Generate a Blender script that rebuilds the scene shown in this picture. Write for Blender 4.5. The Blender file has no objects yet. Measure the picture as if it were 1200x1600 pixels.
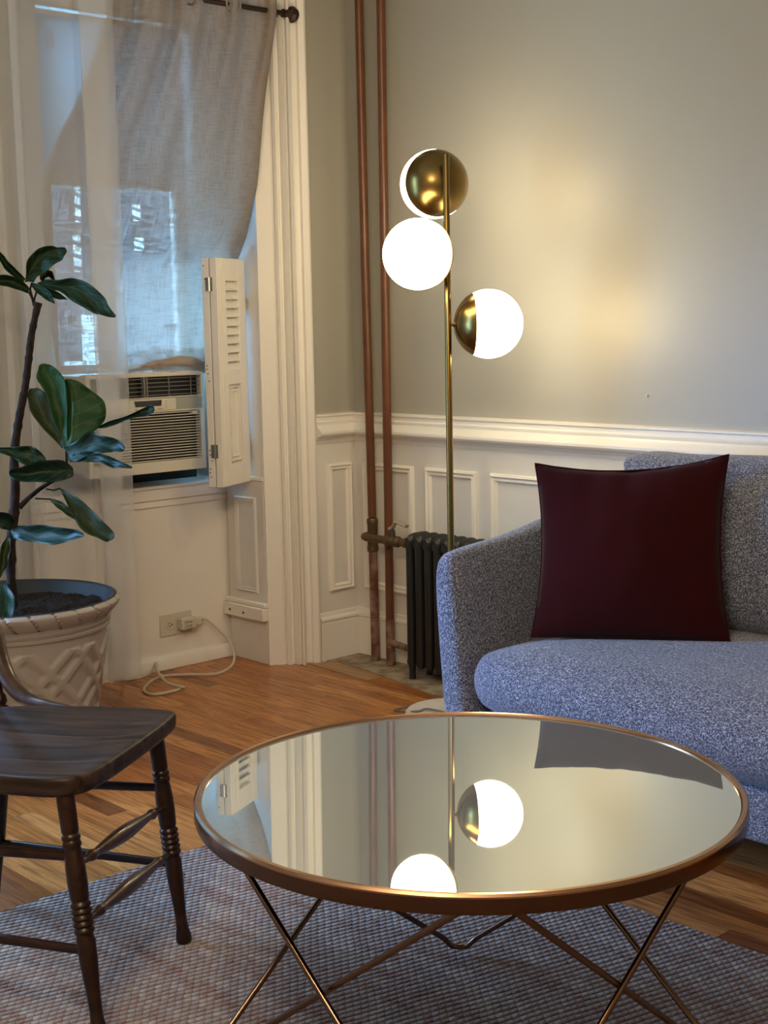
import bpy, bmesh, math, random
from mathutils import Vector, Matrix, noise
random.seed(7)
PI = math.pi
S = bpy.context.scene
COL = S.collection

# ------------------------------------------------------------------ camera
FPX, YAW, PIT, ROL = 2211.0, math.radians(42.7), math.radians(7.66), math.radians(-1.106)
CAM = Vector((3.799, -3.371, 1.2))
Fw = Vector((-math.cos(YAW)*math.cos(PIT), math.sin(YAW)*math.cos(PIT), -math.sin(PIT)))
r0 = Fw.cross(Vector((0, 0, 1))).normalized(); u0 = r0.cross(Fw)
Rt = r0*math.cos(ROL) + u0*math.sin(ROL)
Up = -r0*math.sin(ROL) + u0*math.cos(ROL)
cd = bpy.data.cameras.new('camera'); cam = bpy.data.objects.new('camera', cd); COL.objects.link(cam)
cd.sensor_fit = 'HORIZONTAL'; cd.sensor_width = 36.0; cd.lens = 36.0*FPX/1200.0
cd.clip_start = 0.05
M = Matrix(((Rt.x, Up.x, -Fw.x, CAM.x), (Rt.y, Up.y, -Fw.y, CAM.y), (Rt.z, Up.z, -Fw.z, CAM.z), (0, 0, 0, 1)))
cam.matrix_world = M
S.camera = cam

def ray(x, y): return Fw + Rt*((x-600)/FPX) - Up*((y-800)/FPX)
def onz(x, y, z): d = ray(x, y); return CAM + d*((z-CAM.z)/d.z)
def onx(x, y, X): d = ray(x, y); return CAM + d*((X-CAM.x)/d.x)
def ony(x, y, Y): d = ray(x, y); return CAM + d*((Y-CAM.y)/d.y)
def at(x, y, t): return CAM + ray(x, y)*t

# ------------------------------------------------------------------ light, sky, exposure
S.view_settings.view_transform = 'Standard'; S.view_settings.look = 'None'
S.view_settings.exposure = 1.05; S.view_settings.gamma = 1.0
S.view_settings.use_curve_mapping = False
w = bpy.data.worlds.new('sky'); S.world = w; w.use_nodes = True
w.node_tree.nodes['Background'].inputs[0].default_value = (0.36, 0.72, 1.0, 1)
w.node_tree.nodes['Background'].inputs[1].default_value = 5.6
LOBE = 8.4        # globe lamp strength
DAY = 7.6        # side window daylight
BULB = 22.0       # chandelier bulb light, W each

def area(name, loc, target, sx, sy, col, power):
    l = bpy.data.lights.new(name, 'AREA'); l.shape = 'RECTANGLE'; l.size = sx; l.size_y = sy
    l.color = col; l.energy = power
    o = bpy.data.objects.new(name, l); COL.objects.link(o); o.location = loc
    o.rotation_euler = (Vector(target)-Vector(loc)).to_track_quat('-Z', 'Y').to_euler()
    return o
# daylight entering through the next window of the same wall, to the left of the picture
area('daylight_side_window', (-0.25, -2.65, 0.95), (1.7, -1.0, 0.2), 0.95, 0.8, (0.27, 0.50, 1.0), DAY).data.spread = math.radians(66)
# daylight entering through the window behind this curtain
area('daylight_curtain_window', (-1.9, -0.9, 3.3), (-0.3, -0.9, 1.25), 1.6, 1.4, (0.27, 0.58, 1.0), 420.0)

# ------------------------------------------------------------------ materials
def mat(name, color, rough=0.5, metal=0.0, spec=0.5, bump=None, var=None, coat=0.0, sheen=0.0, trans=0.0):
    m = bpy.data.materials.new(name); m.use_nodes = True
    nt = m.node_tree; b = nt.nodes['Principled BSDF']
    b.inputs['Base Color'].default_value = (*color, 1)
    b.inputs['Roughness'].default_value = rough; b.inputs['Metallic'].default_value = metal
    b.inputs['Specular IOR Level'].default_value = spec
    b.inputs['Coat Weight'].default_value = coat
    b.inputs['Sheen Weight'].default_value = sheen
    b.inputs['Transmission Weight'].default_value = trans
    tc = nt.nodes.new('ShaderNodeTexCoord')
    if bump:
        n = nt.nodes.new('ShaderNodeTexNoise'); n.inputs['Scale'].default_value = bump[0]; n.inputs['Detail'].default_value = 5
        nt.links.new(tc.outputs['Object'], n.inputs['Vector'])
        bp = nt.nodes.new('ShaderNodeBump'); bp.inputs['Strength'].default_value = bump[1]; bp.inputs['Distance'].default_value = bump[2]
        nt.links.new(n.outputs['Fac'], bp.inputs['Height']); nt.links.new(bp.outputs['Normal'], b.inputs['Normal'])
    if var:
        n = nt.nodes.new('ShaderNodeTexNoise'); n.inputs['Scale'].default_value = var[0]; n.inputs['Detail'].default_value = 4
        nt.links.new(tc.outputs['Object'], n.inputs['Vector'])
        mx = nt.nodes.new('ShaderNodeMix'); mx.data_type = 'RGBA'
        mx.inputs[6].default_value = (*color, 1); mx.inputs[7].default_value = (*var[1], 1)
        mr = nt.nodes.new('ShaderNodeMapRange'); mr.inputs[1].default_value = 0.4; mr.inputs[2].default_value = 0.65
        nt.links.new(n.outputs['Fac'], mr.inputs[0]); nt.links.new(mr.outputs[0], mx.inputs[0])
        nt.links.new(mx.outputs[2], b.inputs['Base Color'])
    return m

def math_node(nt, op, a, b=None, c=None):
    n = nt.nodes.new('ShaderNodeMath'); n.operation = op
    for i, v in enumerate((a, b, c)):
        if v is None: continue
        if isinstance(v, (int, float)): n.inputs[i].default_value = v
        else: nt.links.new(v, n.inputs[i])
    return n.outputs[0]
def ramp(nt, fac, stops):
    n = nt.nodes.new('ShaderNodeValToRGB'); e = n.color_ramp.elements
    while len(e) < len(stops): e.new(0.5)
    for i, (p, c) in enumerate(stops): e[i].position = p; e[i].color = (*c, 1)
    nt.links.new(fac, n.inputs[0]); return n.outputs[0]
def mapping(nt, vec, scale=(1, 1, 1), rot=(0, 0, 0), loc=(0, 0, 0)):
    n = nt.nodes.new('ShaderNodeMapping'); n.inputs['Scale'].default_value = scale; n.inputs['Rotation'].default_value = rot
    n.inputs['Location'].default_value = loc
    nt.links.new(vec, n.inputs['Vector']); return n.outputs[0]
def tex(nt, kind, vec, **kw):
    n = nt.nodes.new(kind); nt.links.new(vec, n.inputs['Vector'])
    for k, v in kw.items(): n.inputs[k.replace('_', ' ')].default_value = v
    return n
def mixc(nt, fac, a, b, mode='MIX'):
    n = nt.nodes.new('ShaderNodeMix'); n.data_type = 'RGBA'; n.blend_type = mode
    if isinstance(fac, (int, float)): n.inputs[0].default_value = fac
    else: nt.links.new(fac, n.inputs[0])
    for i, v in ((6, a), (7, b)):
        if isinstance(v, tuple): n.inputs[i].default_value = (*v, 1)
        else: nt.links.new(v, n.inputs[i])
    return n.outputs[2]

def floor_mat():
    m = mat('oak_strip_floor', (0.4, 0.2, 0.08), 0.3); nt = m.node_tree; b = nt.nodes['Principled BSDF']
    tc = nt.nodes.new('ShaderNodeTexCoord'); P = tc.outputs['Object']
    sx = nt.nodes.new('ShaderNodeSeparateXYZ'); nt.links.new(P, sx.inputs[0])
    W, L = 0.057, 0.62
    row = math_node(nt, 'FLOOR', math_node(nt, 'DIVIDE', sx.outputs[1], W))
    wn = nt.nodes.new('ShaderNodeTexWhiteNoise'); wn.noise_dimensions = '1D'; nt.links.new(row, wn.inputs['W'])
    xo = math_node(nt, 'ADD', math_node(nt, 'DIVIDE', sx.outputs[0], L), math_node(nt, 'MULTIPLY', wn.outputs['Value'], 7.3))
    colm = math_node(nt, 'FLOOR', xo)
    cx = nt.nodes.new('ShaderNodeCombineXYZ'); nt.links.new(row, cx.inputs[0]); nt.links.new(colm, cx.inputs[1])
    pn = nt.nodes.new('ShaderNodeTexWhiteNoise'); pn.noise_dimensions = '2D'; nt.links.new(cx.outputs[0], pn.inputs['Vector'])
    base = ramp(nt, pn.outputs['Value'], [(0.0, (0.19, 0.060, 0.014)), (0.25, (0.34, 0.115, 0.027)), (0.55, (0.43, 0.165, 0.042)), (0.8, (0.50, 0.205, 0.055)), (1.0, (0.57, 0.26, 0.080))])
    # grain, shifted per board
    sh = nt.nodes.new('ShaderNodeVectorMath'); sh.operation = 'MULTIPLY_ADD'
    nt.links.new(pn.outputs['Color'], sh.inputs[0]); sh.inputs[1].default_value = (5, 5, 5); nt.links.new(P, sh.inputs[2])
    g = tex(nt, 'ShaderNodeTexNoise', mapping(nt, sh.outputs[0], (3.0, 42, 1)), Scale=2.2, Detail=6, Distortion=0.7)
    gr = ramp(nt, g.outputs['Fac'], [(0.33, (0.42, 0.36, 0.30)), (0.60, (1.12, 1.1, 1.05))])
    c = mixc(nt, 0.85, base, gr, 'MULTIPLY')
    # joints
    fy = math_node(nt, 'FRACT', math_node(nt, 'DIVIDE', sx.outputs[1], W))
    fx = math_node(nt, 'FRACT', xo)
    j = math_node(nt, 'MAXIMUM', math_node(nt, 'LESS_THAN', fy, 0.025), math_node(nt, 'LESS_THAN', fx, 0.0035))
    c = mixc(nt, math_node(nt, 'MULTIPLY', j, 0.75), c, (0.05, 0.018, 0.006))
    nt.links.new(c, b.inputs['Base Color'])
    bp = nt.nodes.new('ShaderNodeBump'); bp.inputs['Strength'].default_value = 0.25; bp.inputs['Distance'].default_value = 0.002
    nt.links.new(math_node(nt, 'SUBTRACT', math_node(nt, 'MULTIPLY', g.outputs['Fac'], 0.3), j), bp.inputs['Height'])
    nt.links.new(bp.outputs['Normal'], b.inputs['Normal'])
    nt.links.new(ramp(nt, g.outputs['Fac'], [(0.3, (0.42,)*3), (0.7, (0.26,)*3)]), b.inputs['Roughness'])
    return m

def wood_mat(name, c1, c2, rough=0.25, axis=0, scale=1.0, coat=0.3, rz=0.0, spec=0.5):
    m = mat(name, c1, rough, coat=coat, spec=spec); nt = m.node_tree; b = nt.nodes['Principled BSDF']
    tc = nt.nodes.new('ShaderNodeTexCoord')
    sc = [40*scale]*3; sc[axis] = 3.0*scale
    n = tex(nt, 'ShaderNodeTexNoise', mapping(nt, mapping(nt, tc.outputs['Object'], rot=(0, 0, rz)), tuple(sc)), Scale=1.0, Detail=6, Distortion=1.2)
    nt.links.new(ramp(nt, n.outputs['Fac'], [(0.35, c1), (0.65, c2)]), b.inputs['Base Color'])
    bp = nt.nodes.new('ShaderNodeBump'); bp.inputs['Strength'].default_value = 0.25; bp.inputs['Distance'].default_value = 0.0015
    nt.links.new(n.outputs['Fac'], bp.inputs['Height']); nt.links.new(bp.outputs['Normal'], b.inputs['Normal'])
    return m

def tweed_mat():
    m = mat('heathered_tweed', (0.3, 0.33, 0.4), 0.95, spec=0.1, sheen=0.25); nt = m.node_tree; b = nt.nodes['Principled BSDF']
    tc = nt.nodes.new('ShaderNodeTexCoord'); P = tc.outputs['Object']
    a = tex(nt, 'ShaderNodeTexNoise', mapping(nt, P, (1, 1, 0.45)), Scale=420, Detail=2, Roughness=0.6)
    d = tex(nt, 'ShaderNodeTexNoise', mapping(nt, P, (0.4, 0.4, 1)), Scale=480, Detail=2, Roughness=0.6)
    s = math_node(nt, 'ADD', math_node(nt, 'MULTIPLY', a.outputs['Fac'], 0.5), math_node(nt, 'MULTIPLY', d.outputs['Fac'], 0.5))
    nt.links.new(ramp(nt, s, [(0.37, (0.020, 0.023, 0.037)), (0.50, (0.105, 0.116, 0.165)), (0.63, (0.46, 0.47, 0.55))]), b.inputs['Base Color'])
    bp = nt.nodes.new('ShaderNodeBump'); bp.inputs['Strength'].default_value = 0.7; bp.inputs['Distance'].default_value = 0.002
    nt.links.new(s, bp.inputs['Height']); nt.links.new(bp.outputs['Normal'], b.inputs['Normal'])
    return m

def rug_mat():
    m = mat('braided_rug', (0.3, 0.27, 0.3), 0.95, spec=0.1, sheen=0.2); nt = m.node_tree; b = nt.nodes['Principled BSDF']
    tc = nt.nodes.new('ShaderNodeTexCoord')
    P = mapping(nt, tc.outputs['Object'], rot=(0, 0, math.radians(14)))
    wb = tex(nt, 'ShaderNodeTexNoise', P, Scale=9, Detail=2)
    sv = nt.nodes.new('ShaderNodeVectorMath'); sv.operation = 'MULTIPLY_ADD'
    nt.links.new(wb.outputs['Color'], sv.inputs[0]); sv.inputs[1].default_value = (0.010, 0.010, 0); nt.links.new(P, sv.inputs[2])
    sx = nt.nodes.new('ShaderNodeSeparateXYZ'); nt.links.new(sv.outputs[0], sx.inputs[0])
    v = math_node(nt, 'DIVIDE', sx.outputs[0], 0.0150); row = math_node(nt, 'FLOOR', v); fv = math_node(nt, 'FRACT', v)
    u = math_node(nt, 'ADD', math_node(nt, 'DIVIDE', sx.outputs[1], 0.0150), math_node(nt, 'MULTIPLY', row, 0.47)); fu = math_node(nt, 'FRACT', u)
    # oblique loops
    u2 = math_node(nt, 'FRACT', math_node(nt, 'ADD', fu, math_node(nt, 'MULTIPLY', fv, 0.25)))
    h = math_node(nt, 'MULTIPLY', math_node(nt, 'POWER', math_node(nt, 'SINE', math_node(nt, 'MULTIPLY', fv, PI)), 0.7),
                  math_node(nt, 'ADD', 0.35, math_node(nt, 'MULTIPLY', math_node(nt, 'POWER', math_node(nt, 'SINE', math_node(nt, 'MULTIPLY', u2, PI)), 0.8), 0.65)))
    cx = nt.nodes.new('ShaderNodeCombineXYZ'); nt.links.new(row, cx.inputs[0]); nt.links.new(math_node(nt, 'FLOOR', math_node(nt, 'ADD', u, math_node(nt, 'MULTIPLY', fv, 0.25))), cx.inputs[1])
    wn = nt.nodes.new('ShaderNodeTexWhiteNoise'); wn.noise_dimensions = '2D'; nt.links.new(cx.outputs[0], wn.inputs['Vector'])
    n2 = tex(nt, 'ShaderNodeTexNoise', mapping(nt, tc.outputs['Object'], (1.2, 9, 1)), Scale=2.5, Detail=3)
    f = math_node(nt, 'ADD', math_node(nt, 'MULTIPLY', n2.outputs['Fac'], 0.75), math_node(nt, 'MULTIPLY', wn.outputs['Value'], 0.25))
    c = ramp(nt, f, [(0.30, (0.20, 0.105, 0.078)), (0.42, (0.28, 0.19, 0.155)), (0.54, (0.26, 0.21, 0.185)), (0.66, (0.38, 0.31, 0.265)), (0.78, (0.29, 0.20, 0.14))])
    c = mixc(nt, 0.8, c, ramp(nt, h, [(0.1, (0.25, 0.22, 0.2)), (0.6, (1, 1, 1))]), 'MULTIPLY')
    nt.links.new(c, b.inputs['Base Color'])
    bp = nt.nodes.new('ShaderNodeBump'); bp.inputs['Strength'].default_value = 1.0; bp.inputs['Distance'].default_value = 0.006
    nt.links.new(h, bp.inputs['Height']); nt.links.new(bp.outputs['Normal'], b.inputs['Normal'])
    return m

def cloth_mat(name, col, tr, weave=False, tl=0.5):
    m = bpy.data.materials.new(name); m.use_nodes = True; nt = m.node_tree; nt.nodes.clear()
    out = nt.nodes.new('ShaderNodeOutputMaterial')
    d = nt.nodes.new('ShaderNodeBsdfDiffuse'); t = nt.nodes.new('ShaderNodeBsdfTranslucent'); x = nt.nodes.new('ShaderNodeBsdfTransparent')
    d.inputs[0].default_value = (*col, 1); t.inputs[0].default_value = (*col, 1)
    m1 = nt.nodes.new('ShaderNodeMixShader'); m1.inputs[0].default_value = tl
    m2 = nt.nodes.new('ShaderNodeMixShader')
    nt.links.new(d.outputs[0], m1.inputs[1]); nt.links.new(t.outputs[0], m1.inputs[2])
    nt.links.new(m1.outputs[0], m2.inputs[1]); nt.links.new(x.outputs[0], m2.inputs[2])
    nt.links.new(m2.outputs[0], out.inputs[0])
    if weave:
        tc = nt.nodes.new('ShaderNodeTexCoord'); P = tc.outputs['Object']
        a = tex(nt, 'ShaderNodeTexNoise', mapping(nt, P, (1, 14, 170)), Scale=1.4, Detail=3)
        b = tex(nt, 'ShaderNodeTexNoise', mapping(nt, P, (1, 170, 14)), Scale=1.4, Detail=3)
        s = math_node(nt, 'MULTIPLY', math_node(nt, 'ADD', a.outputs['Fac'], b.outputs['Fac']), 0.5)
        mr = nt.nodes.new('ShaderNodeMapRange'); mr.inputs[1].default_value = 0.38; mr.inputs[2].default_value = 0.64
        mr.inputs[3].default_value = tr*0.1; mr.inputs[4].default_value = tr*2.6
        nt.links.new(s, mr.inputs[0]); nt.links.new(mr.outputs[0], m2.inputs[0])
        c = ramp(nt, s, [(0.38, tuple(v*0.62 for v in col)), (0.6, col)])
        nt.links.new(c, d.inputs[0]); nt.links.new(c, t.inputs[0])
    else:
        m2.inputs[0].default_value = tr
    return m

def leaf_mat(name, c1, c2, rough=0.46):
    m = mat(name, c1, rough, spec=0.2); nt = m.node_tree; b = nt.nodes['Principled BSDF']
    uv = nt.nodes.new('ShaderNodeUVMap'); sx = nt.nodes.new('ShaderNodeSeparateXYZ'); nt.links.new(uv.outputs[0], sx.inputs[0])
    av = math_node(nt, 'ABSOLUTE', math_node(nt, 'SUBTRACT', sx.outputs[0], 0.5))
    k = math_node(nt, 'FRACT', math_node(nt, 'SUBTRACT', math_node(nt, 'MULTIPLY', sx.outputs[1], 7.0), math_node(nt, 'MULTIPLY', av, 3.2)))
    side = math_node(nt, 'LESS_THAN', math_node(nt, 'ABSOLUTE', math_node(nt, 'SUBTRACT', k, 0.5)), 0.035)
    mid = math_node(nt, 'LESS_THAN', av, 0.014)
    v = math_node(nt, 'MAXIMUM', mid, math_node(nt, 'MULTIPLY', side, 0.75))
    tc = nt.nodes.new('ShaderNodeTexCoord')
    n = tex(nt, 'ShaderNodeTexNoise', tc.outputs['Object'], Scale=14, Detail=3)
    base = mixc(nt, n.outputs['Fac'], c1, c2)
    nt.links.new(mixc(nt, math_node(nt, 'MULTIPLY', v, 0.55), base, (0.085, 0.14, 0.05)), b.inputs['Base Color'])
    h = math_node(nt, 'SUBTRACT', math_node(nt, 'MULTIPLY', n.outputs['Fac'], 0.4), v)
    bp = nt.nodes.new('ShaderNodeBump'); bp.inputs['Strength'].default_value = 0.5; bp.inputs['Distance'].default_value = 0.002
    nt.links.new(h, bp.inputs['Height']); nt.links.new(bp.outputs['Normal'], b.inputs['Normal'])
    return m

def emis_mat(name, col, st):
    m = mat(name, (0.9, 0.88, 0.84), 0.25); b = m.node_tree.nodes['Principled BSDF']
    b.inputs['Emission Color'].default_value = (*col, 1); b.inputs['Emission Strength'].default_value = st
    return m

m_wall = mat('greige_wall_paint', (0.39, 0.37, 0.31), 0.40, bump=(7, 0.35, 0.006), var=(1.3, (0.37, 0.35, 0.295)))
m_trim = mat('white_gloss_paint', (0.82, 0.78, 0.71), 0.36, bump=(26, 0.35, 0.003), var=(5, (0.81, 0.77, 0.70)))
m_trim2 = mat('white_panel_paint', (0.74, 0.71, 0.66), 0.42, bump=(22, 0.3, 0.003), var=(4, (0.68, 0.65, 0.60)))
m_ceil = mat('ceiling_paint', (0.6, 0.58, 0.53), 0.8)
m_floor = floor_mat()
m_plaster = mat('bare_subfloor', (0.36, 0.30, 0.21), 0.9, bump=(30, 0.8, 0.006), var=(18, (0.20, 0.14, 0.09)))
m_pipe = mat('brown_painted_pipe', (0.115, 0.040, 0.016), 0.33, bump=(40, 0.2, 0.001), var=(9, (0.15, 0.055, 0.022)))
m_pipeflake = mat('flaked_pipe_paint', (0.13, 0.045, 0.020), 0.45, bump=(60, 0.4, 0.002), var=(25, (0.30, 0.20, 0.15)))
m_bronze = mat('dull_brass_fitting', (0.12, 0.075, 0.035), 0.5, metal=0.5, bump=(40, 0.3, 0.002))
m_lever = mat('steel_lever', (0.6, 0.55, 0.45), 0.35, metal=0.7)
m_rad = mat('black_radiator_iron', (0.012, 0.013, 0.013), 0.38, bump=(60, 0.2, 0.001))
m_brass = mat('antique_brass', (0.25, 0.165, 0.055), 0.27, metal=1.0, bump=(120, 0.05, 0.0005))
m_globe = emis_mat('lit_opal_glass', (1.0, 0.82, 0.52), LOBE)
m_marble = mat('pale_marble', (0.75, 0.70, 0.62), 0.3, var=(12, (0.6, 0.56, 0.5)))
m_copper = mat('bronze_copper_metal', (0.15, 0.075, 0.042), 0.22, metal=1.0)  # rim side: copper darkened in colour for the dark room it reflects
m_lip = mat('polished_copper', (0.50, 0.29, 0.17), 0.18, metal=1.0)
m_legmetal = mat('dark_bronze_rod', (0.20, 0.12, 0.075), 0.24, metal=1.0)
m_mirror = mat('tinted_mirror_glass', (0.60, 0.61, 0.59), 0.015, metal=1.0)
def mirror_mat():
    m = bpy.data.materials.new('hazy_tinted_mirror'); m.use_nodes = True; nt = m.node_tree; nt.nodes.clear()
    out = nt.nodes.new('ShaderNodeOutputMaterial'); g = nt.nodes.new('ShaderNodeBsdfGlossy'); d = nt.nodes.new('ShaderNodeBsdfDiffuse'); x = nt.nodes.new('ShaderNodeMixShader')
    g.inputs['Color'].default_value = (0.83, 0.87, 0.86, 1); g.inputs['Roughness'].default_value = 0.012
    d.inputs['Color'].default_value = (0.42, 0.50, 0.56, 1); x.inputs[0].default_value = 0.24
    nt.links.new(g.outputs[0], x.inputs[1]); nt.links.new(d.outputs[0], x.inputs[2]); nt.links.new(x.outputs[0], out.inputs[0]); return m
m_mirror = mirror_mat()
m_tweed = tweed_mat()
m_red = mat('maroon_cotton', (0.030, 0.0030, 0.0036), 0.9, spec=0.08, sheen=0.06, bump=(60, 0.12, 0.001), var=(4, (0.025, 0.0025, 0.0031)))
m_rug = rug_mat()
m_chair = wood_mat('dark_walnut_stain', (0.012, 0.0045, 0.0020), (0.032, 0.0115, 0.0045), 0.34, coat=0.0, spec=0.35)
m_seat = wood_mat('dark_seat_board', (0.016, 0.0090, 0.0060), (0.066, 0.040, 0.028), 0.40, axis=0, scale=0.8, coat=0.0, rz=math.radians(-32.6), spec=0.22)
m_armwood = wood_mat('bent_arm_wood', (0.030, 0.012, 0.005), (0.060, 0.024, 0.009), 0.3, axis=1)
m_sheer = cloth_mat('sheer_voile', (0.80, 0.81, 0.83), 0.61, tl=0.42)
m_linen = cloth_mat('greige_linen', (0.56, 0.46, 0.38), 0.10, weave=True, tl=0.55)
m_shade = cloth_mat('roller_shade_cloth', (0.52, 0.53, 0.53), 0.0, tl=0.5)
m_pot = mat('cream_plastic_planter', (0.36, 0.32, 0.28), 0.45, bump=(60, 0.1, 0.001))
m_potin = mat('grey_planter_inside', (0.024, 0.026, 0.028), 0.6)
m_soil = mat('potting_soil', (0.006, 0.004, 0.003), 0.95, spec=0.2, bump=(90, 1.0, 0.012), var=(130, (0.030, 0.020, 0.016)))
m_bark = mat('fig_bark', (0.012, 0.007, 0.006), 0.85, spec=0.2, bump=(90, 0.8, 0.003), var=(60, (0.026, 0.014, 0.011)))
m_leaf = leaf_mat('fig_leaf', (0.006, 0.018, 0.006), (0.011, 0.030, 0.010))
m_leaf2 = leaf_mat('fig_leaf_bright', (0.010, 0.042, 0.010), (0.016, 0.060, 0.015), 0.5)
m_leaf3 = leaf_mat('fig_leaf_glossy', (0.006, 0.020, 0.014), (0.011, 0.032, 0.022), 0.40)
m_leaf4 = leaf_mat('fig_leaf_underside', (0.022, 0.032, 0.011), (0.030, 0.042, 0.015), 0.55)
m_acw = mat('cream_appliance_plastic', (0.62, 0.58, 0.48), 0.4)
m_acg = mat('grey_green_plastic', (0.33, 0.32, 0.25), 0.45)
m_black = mat('black_recess', (0.006, 0.006, 0.007), 0.6)
m_display = mat('dark_display', (0.02, 0.022, 0.022), 0.2)
m_acwire = mat('dark_grey_vane', (0.20, 0.19, 0.17), 0.4)
m_print = mat('faint_grey_print', (0.25, 0.22, 0.18), 0.6)
m_redprint = mat('faint_red_print', (0.35, 0.16, 0.10), 0.6)
m_steel = mat('brushed_steel', (0.62, 0.60, 0.56), 0.25, metal=1.0)
m_rod = mat('dark_bronze_rod_metal', (0.045, 0.028, 0.02), 0.45, metal=0.6, bump=(80, 0.5, 0.002))
m_cord = mat('cream_vinyl_cord', (0.55, 0.47, 0.36), 0.4)
m_blackcord = mat('grey_lamp_cord', (0.16, 0.15, 0.15), 0.4)
m_plate = mat('ivory_outlet_plastic', (0.60, 0.55, 0.44), 0.4)
m_teal = mat('dark_teal_cloth', (0.02, 0.055, 0.085), 0.9, bump=(200, 0.4, 0.001))
m_glass = mat('window_glass', (0.9, 0.95, 0.95), 0.02, trans=1.0)
m_facade = mat('neighbour_wall', (0.10, 0.135, 0.175), 0.9)  # for the added sky-blocking wall and its slats
m_dark = mat('dark_hardware', (0.05, 0.045, 0.04), 0.5)
m_foot = mat('black_leg_wood', (0.02, 0.015, 0.012), 0.5)
m_scar = mat('chipped_plaster', (0.66, 0.60, 0.50), 0.7)

# ------------------------------------------------------------------ helpers
def obj(name, bm, m, parent=None, smooth=True, bevel=0.0, seg=2, sub=0, angle=40):
    me = bpy.data.meshes.new(name); bmesh.ops.recalc_face_normals(bm, faces=bm.faces); bm.to_mesh(me); bm.free()
    for k in (m if isinstance(m, (list, tuple)) else [m]): me.materials.append(k)
    if smooth:
        for p in me.polygons: p.use_smooth = True
        me.set_sharp_from_angle(angle=math.radians(angle))
    o = bpy.data.objects.new(name, me); COL.objects.link(o)
    if parent: o.parent = parent
    if bevel:
        b = o.modifiers.new('bevel', 'BEVEL'); b.width = bevel; b.segments = seg; b.limit_method = 'ANGLE'; b.angle_limit = math.radians(35)
    if sub:
        s = o.modifiers.new('sub', 'SUBSURF'); s.levels = sub; s.render_levels = sub
    return o
def thing(name, label, cat, loc=(0, 0, 0), rz=0.0, group=None):
    o = bpy.data.objects.new(name, None); COL.objects.link(o); o.location = loc; o.rotation_euler = (0, 0, rz); o.empty_display_size = 0.05
    tag(o, label, cat, group); return o
def tag(o, label, cat, group=None, kind=None):
    o['label'] = label; o['category'] = cat
    if group: o['group'] = group
    if kind: o['kind'] = kind
    return o
def struct(o): o['kind'] = 'structure'; return o
def B(): return bmesh.new()
def rebase(bm, o):
    for v in bm.verts: v.co -= Vector(o)
def box(bm, x0, x1, y0, y1, z0, z1, mi=0, mtx=None):
    vs = [bm.verts.new((x, y, z)) for x in (x0, x1) for y in (y0, y1) for z in (z0, z1)]
    if mtx is not None:
        for v in vs: v.co = mtx @ v.co
    for f in ((0, 1, 3, 2), (4, 6, 7, 5), (0, 4, 5, 1), (2, 3, 7, 6), (0, 2, 6, 4), (1, 5, 7, 3)):
        fc = bm.faces.new([vs[i] for i in f]); fc.material_index = mi
    return bm
def tube(bm, pts, r, n=10, cap=True, sx=1.0, mi=0, closed=False):
    pts = [Vector(p) for p in pts]; N = len(pts)
    rr = r if isinstance(r, (list, tuple)) else [r]*N
    rings = []; prev = None
    for i, p in enumerate(pts):
        if closed: d = pts[(i+1) % N]-pts[i-1]
        else: d = (pts[min(i+1, N-1)]-pts[max(i-1, 0)])
        d.normalize()
        if prev is None:
            a = Vector((0, 0, 1)) if abs(d.z) < 0.9 else Vector((1, 0, 0))
            u = d.cross(a).normalized()
        else:
            u = (prev-d*prev.dot(d)).normalized()
        v = d.cross(u); prev = u
        rings.append([bm.verts.new(p+u*math.cos(2*PI*k/n)*rr[i]*sx+v*math.sin(2*PI*k/n)*rr[i]) for k in range(n)])
    M_ = N if closed else N-1
    for i in range(M_):
        a, b = rings[i], rings[(i+1) % N]
        for k in range(n):
            f = bm.faces.new((a[k], a[(k+1) % n], b[(k+1) % n], b[k])); f.material_index = mi
    if cap and not closed:
        bm.faces.new(rings[0]).material_index = mi; bm.faces.new(list(reversed(rings[-1]))).material_index = mi
    return bm
def smooth_path(pts, k=8):
    P = [Vector(p) for p in pts]; out = []
    for i in range(len(P)-1):
        a = P[max(i-1, 0)]; b = P[i]; c = P[i+1]; d = P[min(i+2, len(P)-1)]
        for j in range(k):
            t = j/k
            out.append(0.5*((2*b)+(c-a)*t+(2*a-5*b+4*c-d)*t*t+(-a+3*b-3*c+d)*t**3))
    out.append(P[-1]); return out
def lathe(bm, prof, origin=(0, 0, 0), axis=(0, 0, 1), n=32, mi=0, closed=False):
    ax = Vector(axis).normalized(); a = Vector((1, 0, 0)) if abs(ax.x) < 0.9 else Vector((0, 1, 0))
    u = ax.cross(a).normalized(); v = ax.cross(u); O = Vector(origin); rings = []
    for r, h in prof:
        if r < 1e-6: rings.append([bm.verts.new(O+ax*h)])
        else: rings.append([bm.verts.new(O+ax*h+u*r*math.cos(2*PI*k/n)+v*r*math.sin(2*PI*k/n)) for k in range(n)])
    prs = list(zip(rings, rings[1:]))
    if closed: prs.append((rings[-1], rings[0]))
    for a_, b_ in prs:
        for k in range(n):
            l = [a_[k % len(a_)], a_[(k+1) % len(a_)], b_[(k+1) % len(b_)], b_[k % len(b_)]]
            s = []
            for q in l:
                if q not in s: s.append(q)
            if len(s) > 2: bm.faces.new(s).material_index = mi
    return bm
def prism(bm, poly, axisvec, mi=0):
    """extrude a list of 3D points along axisvec"""
    a = [bm.verts.new(Vector(p)) for p in poly]; b = [bm.verts.new(Vector(p)+Vector(axisvec)) for p in poly]; n = len(a)
    bm.faces.new(a).material_index = mi; bm.faces.new(list(reversed(b))).material_index = mi
    for i in range(n): bm.faces.new((a[i], b[i], b[(i+1) % n], a[(i+1) % n])).material_index = mi
    return bm
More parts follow.
